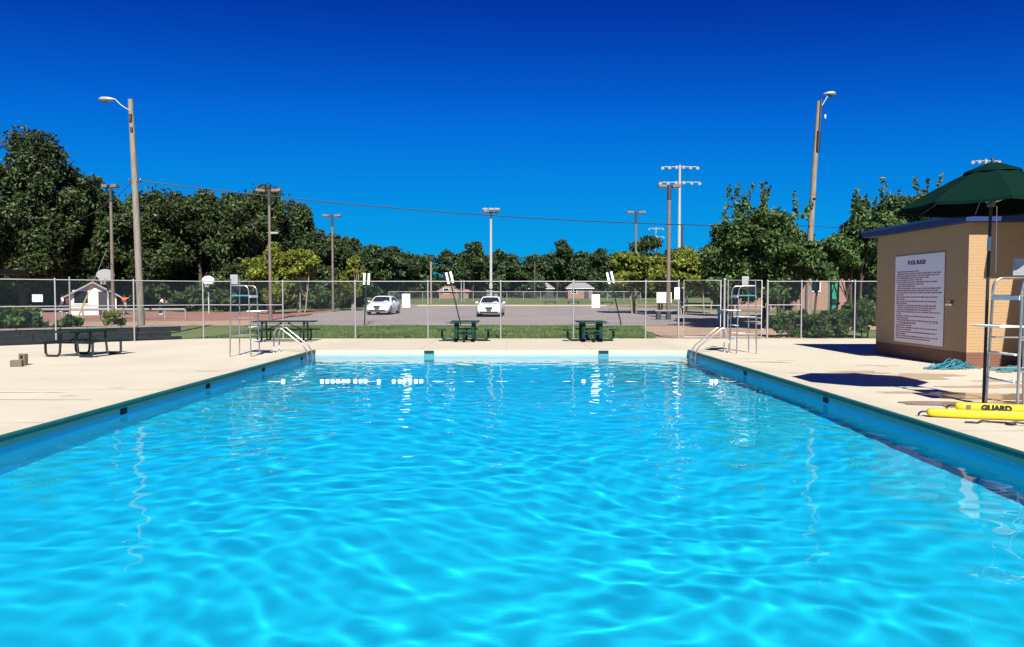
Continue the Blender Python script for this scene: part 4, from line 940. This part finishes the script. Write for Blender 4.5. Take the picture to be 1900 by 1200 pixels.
def make_tree(name, label, x, y, h, rx, zlow, leafm, nleaf, size, nclump=26, barkm='bark', group=None, trunks=1, spiky=0, sink=.15, cat='tree', seed=None, ry=None):
    q = random.Random(seed if seed is not None else int(abs(x)*31+y*7)); z0 = gz(x, y) if y > 30.5 else 0
    t = thing(name, label, cat, (x, y, z0), 0, group); ry = ry or rx
    cz, rz_ = (h+zlow)/2, (h-zlow)/2; cl = []; nl = q.randint(4, 6); lobes = []
    for i in range(nl):                                  # a few big limbs' worth of foliage, each broken into sprays
        a = 2*math.pi*(i+q.uniform(-.3, .3))/nl; v = q.uniform(-.55, .45) if i else .45; rr = q.uniform(.35, .62) if i else .12
        k = q.uniform(.36, .52); lobes.append((Vector((rx*rr*math.cos(a), ry*rr*math.sin(a), cz+rz_*v)), k))
    for i in range(nclump):
        c, k = lobes[i % nl]; d = Vector((q.gauss(0, 1), q.gauss(0, 1), q.gauss(.15, 1))).normalized(); s = k*q.uniform(.55, 1.0); e = q.uniform(.13, .25)
        p = c+Vector((d.x*rx*s, d.y*ry*s, d.z*rz_*s)); p.z = min(p.z, h-rz_*e*.7)
        cl.append((tuple(p), (rx*e*q.uniform(.8, 1.3), ry*e*q.uniform(.8, 1.3), rz_*e*q.uniform(.6, .95)), e*e*1.4))
    for c, k in lobes: cl.append((tuple(c), (rx*k*.8, ry*k*.8, rz_*k*.75), k*k*.30))
    for i in range(spiky):                               # slanting leafy shoots above the crown
        a = q.uniform(0, 2*math.pi); rr = q.uniform(.05, .8)*rx; hh = q.uniform(.08, .2)*h; tl = q.uniform(-.45, .45)
        for j in range(4):
            u_ = j/3; cl.append(((rr*math.cos(a)+tl*hh*u_, rr*math.sin(a), h*(1-.16*(rr/rx)**2)-.2*hh+hh*u_), (.085*rx*(1-.55*u_), .085*rx*(1-.55*u_), hh*.26), .0045*(1-.5*u_)))
    V, Fq = leaf_cloud(cl, nleaf, size); link('crown', npmesh('crown', V, Fq, leafm), t)
    b = MB()
    for k in range(trunks):
        a = q.uniform(0, 6.28); off = .0 if trunks == 1 else .25
        bx_, by_ = off*math.cos(a+k*2), off*math.sin(a+k*2); tr = max(.05, h*.018)/(1 if trunks == 1 else 1.5)
        P_ = [(bx_, by_, -sink), (bx_*1.6, by_*1.6, zlow*.7+.2), (bx_*2.5+q.uniform(-.2, .2), by_*2.5, cz), (bx_*3, by_*3, h*.86)]
        b.tube(P_, [tr*1.25, tr, tr*.65, tr*.15], 8)
        for c in q.sample(cl[:nclump], min(6, nclump)):
            s_ = Vector(P_[1]).lerp(Vector(P_[2]), q.uniform(0, .9)); e = Vector(c[0]); b.tube([s_, s_.lerp(e, .5)+Vector((0, 0, .1*h*q.uniform(-.3, .6))), e], [tr*.5, tr*.33, tr*.1], 5)
    b.build('trunk', barkm, t)
    return t
# tall dark wood behind the court
for (px, y, ptop, rx, zl, n_, lb) in (
    (-60, 68, 262, 7.5, 1.2, 15000, 'tallest dark oak at the edge of the wood behind the dark canopy'),
    (45, 72, 245, 7.2, 1.5, 17000, 'tall dark oak towering over the wood behind the bushes'),
    (125, 75, 290, 5.6, 1.2, 12000, 'dark oak sloping down toward the brown area light pole'),
    (205, 77, 350, 5.0, 1.0, 10000, 'dark oak behind the brown area light and the cream shed'),
    (300, 78, 352, 5.2, 1.0, 10000, 'dark oak right of the wooden pole behind the court'),
    (375, 80, 348, 5.4, 1.0, 10000, 'dark oak above the white fan backboard'),
    (478, 80, 337, 5.8, 1.0, 13000, 'tall rounded dark oak behind the brown twin-head light pole'),
    (575, 84, 420, 4.6, .8, 9000, 'dark oak right behind the yellow-green bush'),
    (165, 82, 312, 5.4, .8, 11000, 'dark oak filling the slope left of the brown area light pole'),
    (250, 84, 350, 5.2, .8, 10000, 'dark oak straight behind the wooden utility pole'),
    (338, 86, 352, 5.2, .8, 10000, 'dark oak between the wooden pole and the white fan backboard'),
    (428, 86, 346, 5.4, .8, 10000, 'dark oak above the lifeguard chair beside the picnic tables'),
    (530, 88, 372, 5.0, .8, 10000, 'dark oak just right of the brown twin-head light pole'),
    (610, 92, 432, 4.8, .8, 8000, 'dark oak behind the slim light pole by the lot'),
    (640, 96, 440, 4.6, .8, 7000, 'dark oak at the right end of the wood behind the slim light pole')):
    make_tree('oak_tree', lb, X(px, y), y, Z(ptop, y)-gz(X(px, y), y), rx, zl-.6, 'leaf_dark', int(n_*2.6), .21, 76, group='oaks of the wood behind the court')
for i in range(15):
    px = -90+i*52; y = 86+7*math.sin(i*2.2); x = X(px, y); make_tree('undergrowth_tree', 'low dense dark tree filling the foot of the wood behind the court', x, y, 7.6+1.4*math.sin(i*1.7)-.12*i, 4.8, -1.6, 'leaf_dark', 9500, .26, 40, group='undergrowth of the wood', seed=300+i)
for i in range(12):
    px = -60+i*62; y = 79+3*math.sin(i*1.4); x = X(px, y); make_tree('undergrowth_shrub', 'dark thicket bush in front of the oaks behind the court', x, y, 3.4+.8*math.sin(i*2.6), 3.4, -1.2, 'leaf_dark', 4200, .24, 24, group='thicket at the edge of the wood', seed=340+i, cat='bush')
for i, (px, y, pt) in enumerate(((1330, 92, 462), (1400, 88, 450), (1480, 92, 455), (1560, 88, 448), (1640, 92, 452), (1720, 88, 440))):
    x = X(px, y); make_tree('oak_tree', 'dark tree standing behind the pink brick building', x, y, Z(pt, y)-gz(x, y), 4.6, -.5, 'leaf_dark', 9000, .25, 40, group='trees behind the pink building', seed=380+i)
# distant line
far = [(700, 130, 452, 6), (745, 140, 452, 5.5), (690, 165, 448, 7), (790, 175, 478, 6), (830, 160, 470, 6), (878, 150, 442, 5.2), (915, 165, 450, 5.6), (960, 170, 466, 6.5), (1000, 180, 464, 6), (1035, 165, 450, 5), (1075, 175, 462, 6), (1110, 165, 452, 5.5), (1145, 175, 458, 6), (1195, 160, 444, 5), (1240, 175, 465, 7), (1300, 170, 460, 8), (1380, 175, 455, 9), (1470, 180, 460, 9), (1570, 175, 465, 9), (1680, 180, 450, 9), (860, 185, 462, 8), (1060, 190, 466, 8), (760, 190, 470, 9)]
for i, (px, y, ptop, rx) in enumerate(far):
    x = X(px, y); rx *= 1.05+.45*math.sin(i*2.1); make_tree('far_tree', 'tall dark tree in the distant tree line beyond the ball field', x, y, Z(ptop+6*math.sin(i*1.3), y)-gz(x, y), max(4.4, rx), -.6, 'leaf_far', 9500, .37, 42, group='distant tree line', seed=100+i)
for i in range(30):
    px = 650+i*38; y = 172+12*math.sin(i*1.9); x = X(px, y)
    make_tree('far_shrub', 'low dark bush along the foot of the distant tree line', x, y, 5.6+1.2*math.sin(i*2.3), 4.8, -2.4, 'leaf_far', 3600, .42, 22, group='bushes under the distant tree line', seed=200+i, cat='bush')
# yellow-green trees
make_tree('crepe_myrtle', 'bright yellow-green bushy tree behind the twin-head light pole and long picnic table', X(560, 62), 62, 5.6, 2.9, .2, 'leaf_light', 13000, .15, 60, 'bark_pale', trunks=3)
make_tree('crepe_myrtle', 'small yellow-green tree just right of the slim light pole by the lot', X(652, 66), 66, 5.0, 1.6, .8, 'leaf_light', 5500, .16, 14, 'bark_pale', trunks=3)
make_tree('crepe_myrtle', 'yellow-green multi-trunk tree with pale stems beyond the right end of the lot', X(1180, 58), 58, 5.2, 2.3, 1.6, 'leaf_light', 9500, .15, 40, 'bark_pale', trunks=4)
make_tree('crepe_myrtle', 'broad yellow-green tree below the stadium light mast', X(1268, 55), 55, 5.4, 2.7, 1.7, 'leaf_light', 12000, .15, 44, 'bark_pale', trunks=4)
make_tree('crepe_myrtle', 'olive-green tree tucked behind the dark tree beyond the gates', X(1345, 52), 52, 4.8, 2.0, 1.4, 'leaf_mid', 8000, .15, 16, 'bark_pale', trunks=3)
make_tree('crepe_myrtle', 'taller yellow-green bushy tree right behind the twin-head light pole', X(505, 60), 60, 6.0, 2.3, .2, 'leaf_light', 11000, .15, 56, 'bark_pale', trunks=3)
make_tree('crepe_myrtle', 'yellow-green tree directly behind the cream notice panel', X(1228, 60), 60, 5.2, 2.4, 1.2, 'leaf_light', 10000, .15, 50, 'bark_pale', trunks=3)
make_tree('crepe_myrtle', 'yellow-green tree behind the gate nearest the square tables', X(1312, 58), 58, 5.3, 2.3, 1.0, 'leaf_light', 9500, .15, 50, 'bark_pale', trunks=3)
# dark trees beyond the gates
make_tree('crepe_tree', 'rounded dark green tree on the left flank of the gate trees', X(1368, 43), 43, 5.6, 2.3, .8, 'leaf_mid', 13000, .13, 60, 'bark', trunks=3)
make_tree('crepe_tree', 'rounded dark green tree behind the far lifeguard chair', X(1458, 43), 43, 6.0, 2.4, .8, 'leaf_mid', 14000, .13, 60, 'bark', trunks=3)
make_tree('crepe_tree', 'rounded dark green tree just right of the lamp pole', X(1543, 45), 45, 5.6, 2.2, 1.6, 'leaf_mid', 12000, .13, 56, 'bark', trunks=3)
make_tree('crepe_tree', 'rounded dark green tree beside the left corner of the hut roof', X(1640, 42), 42, 6.3, 2.1, 1.4, 'leaf_mid', 12000, .13, 56, 'bark', trunks=3)
make_tree('crepe_tree', 'large dark green tree with upright shoots behind the gates, left of the lamp pole', X(1412, 38), 38, 6.5, 3.0, 1.0, 'leaf_mid', 30000, .11, 90, 'bark', trunks=3, spiky=12)
make_tree('crepe_tree', 'dark green tree with upright shoots between the lamp pole and the brick hut', X(1588, 40), 40, 6.5, 2.4, 1.5, 'leaf_mid', 23000, .11, 80, 'bark', trunks=3, spiky=10)
make_tree('crepe_tree', 'dark green tree rising behind the blue roof edge of the hut', X(1690, 44), 44, 7.9, 2.6, 2.0, 'leaf_mid', 12000, .14, 50, 'bark', trunks=3, spiky=6)
make_tree('crepe_tree', 'lower dark green tree partly hiding the wooden lamp pole', X(1500, 36.5), 36.5, 4.6, 1.7, 2.2, 'leaf_mid', 9000, .125, 20, 'bark', trunks=2)
make_tree('crepe_tree', 'low dark tree filling in before the pink brick building', X(1455, 50), 50, 4.4, 2.6, .3, 'leaf_dark', 8000, .16, 18, 'bark', trunks=2)
make_tree('crepe_tree', 'low dark tree in the gap between hut and pink brick building', X(1618, 50), 50, 4.6, 1.8, .4, 'leaf_dark', 7000, .16, 16, 'bark', trunks=2)
# shrubs
def shrub(px, y, h, rx, lb, m='leaf_mid', n_=2600, size=.10, group=None, ry=None, zl=-.05):
    return make_tree('shrub', lb, X(px, y), y, h, rx, zl, m, n_, size, 14, 'bark', group, 2, cat='shrub', ry=ry)
for i, (px, y, h, rx) in enumerate(((1448, 31.9, 1.1, .8), (1482, 32.1, 1.2, .85), (1520, 31.9, 1.15, .85), (1556, 32.2, 1.25, .85))):
    shrub(px, y, h, rx, 'rounded dark green hedge shrub behind the fence beside the hut', group='hedge shrubs by the hut fence', n_=4500, size=.075)
shrub(1606, 31.9, 1.85, .85, 'taller dark green shrub at the corner of the brick hut', n_=5500, size=.08)
shrub(1568, 34.5, 1.7, .8, 'loose dark shrub behind the clipped hedge', n_=3500, size=.09)
shrub(25, 27.6, 1.45, 1.0, 'large leafy green shrub above the low dark wall', n_=3400, size=.11, zl=.35)
shrub(62, 28.0, 1.05, .7, 'smaller green shrub beside the large one above the dark wall', n_=1800, size=.1, zl=.35)
shrub(128, 28.6, .98, .75, 'spreading green shrub above the dark wall behind the picnic table', n_=1800, size=.1, zl=.35)
shrub(215, 30.2, 1.3, .6, 'thin brownish shrub by the wooden pole', 'leaf_light', 900, .08, zl=.3)
for i, (px, y) in enumerate(((602, 72), (640, 70), (628, 78))):
    shrub(px, y, (2.3, 2.6, 2.0)[i], (1.2, .9, 1.1)[i], ('arching green shrub at the edge of the clay bank', 'upright green shrub with pale stakes by the lot', 'low green shrub behind the stakes by the lot')[i], n_=1800, size=.22)
shrub(350, 76, 2.2, 2.6, 'low green bush behind the white fan backboard pole', 'leaf_dark', 2000, .26)
# grass blades on the strip behind the fence
nb_ = 52000; xs = RS.uniform(-13.6, 7.6, nb_); ys_ = RS.uniform(30.6, 41.0, nb_)
keep = xs < 6.1+(ys_-30.6)*.1; xs, ys_ = xs[keep], ys_[keep]; nb_ = len(xs)
zs = np.array([gz(a, c) for a, c in zip(xs, ys_)]); a = RS.uniform(0, math.pi, nb_); hh = RS.uniform(.05, .13, nb_)*(1+.5*np.sin(xs*1.3)*np.sin(ys_*.9)); wd = RS.uniform(.012, .028, nb_)
base = np.stack([xs, ys_, zs-.01], 1); tx = np.stack([np.cos(a), np.sin(a), 0*a], 1); ln = RS.normal(size=(nb_, 3))*.03; ln[:, 2] = hh
V = np.stack([base-tx*wd[:, None], base+tx*wd[:, None], base+ln], 1).reshape(-1, 3)
tag(link('grass', npmesh('grass', V, np.arange(nb_*3).reshape(-1, 3), 'grass')), 'mown green grass strip between the fence and the parking lot', 'grass', kind='stuff')
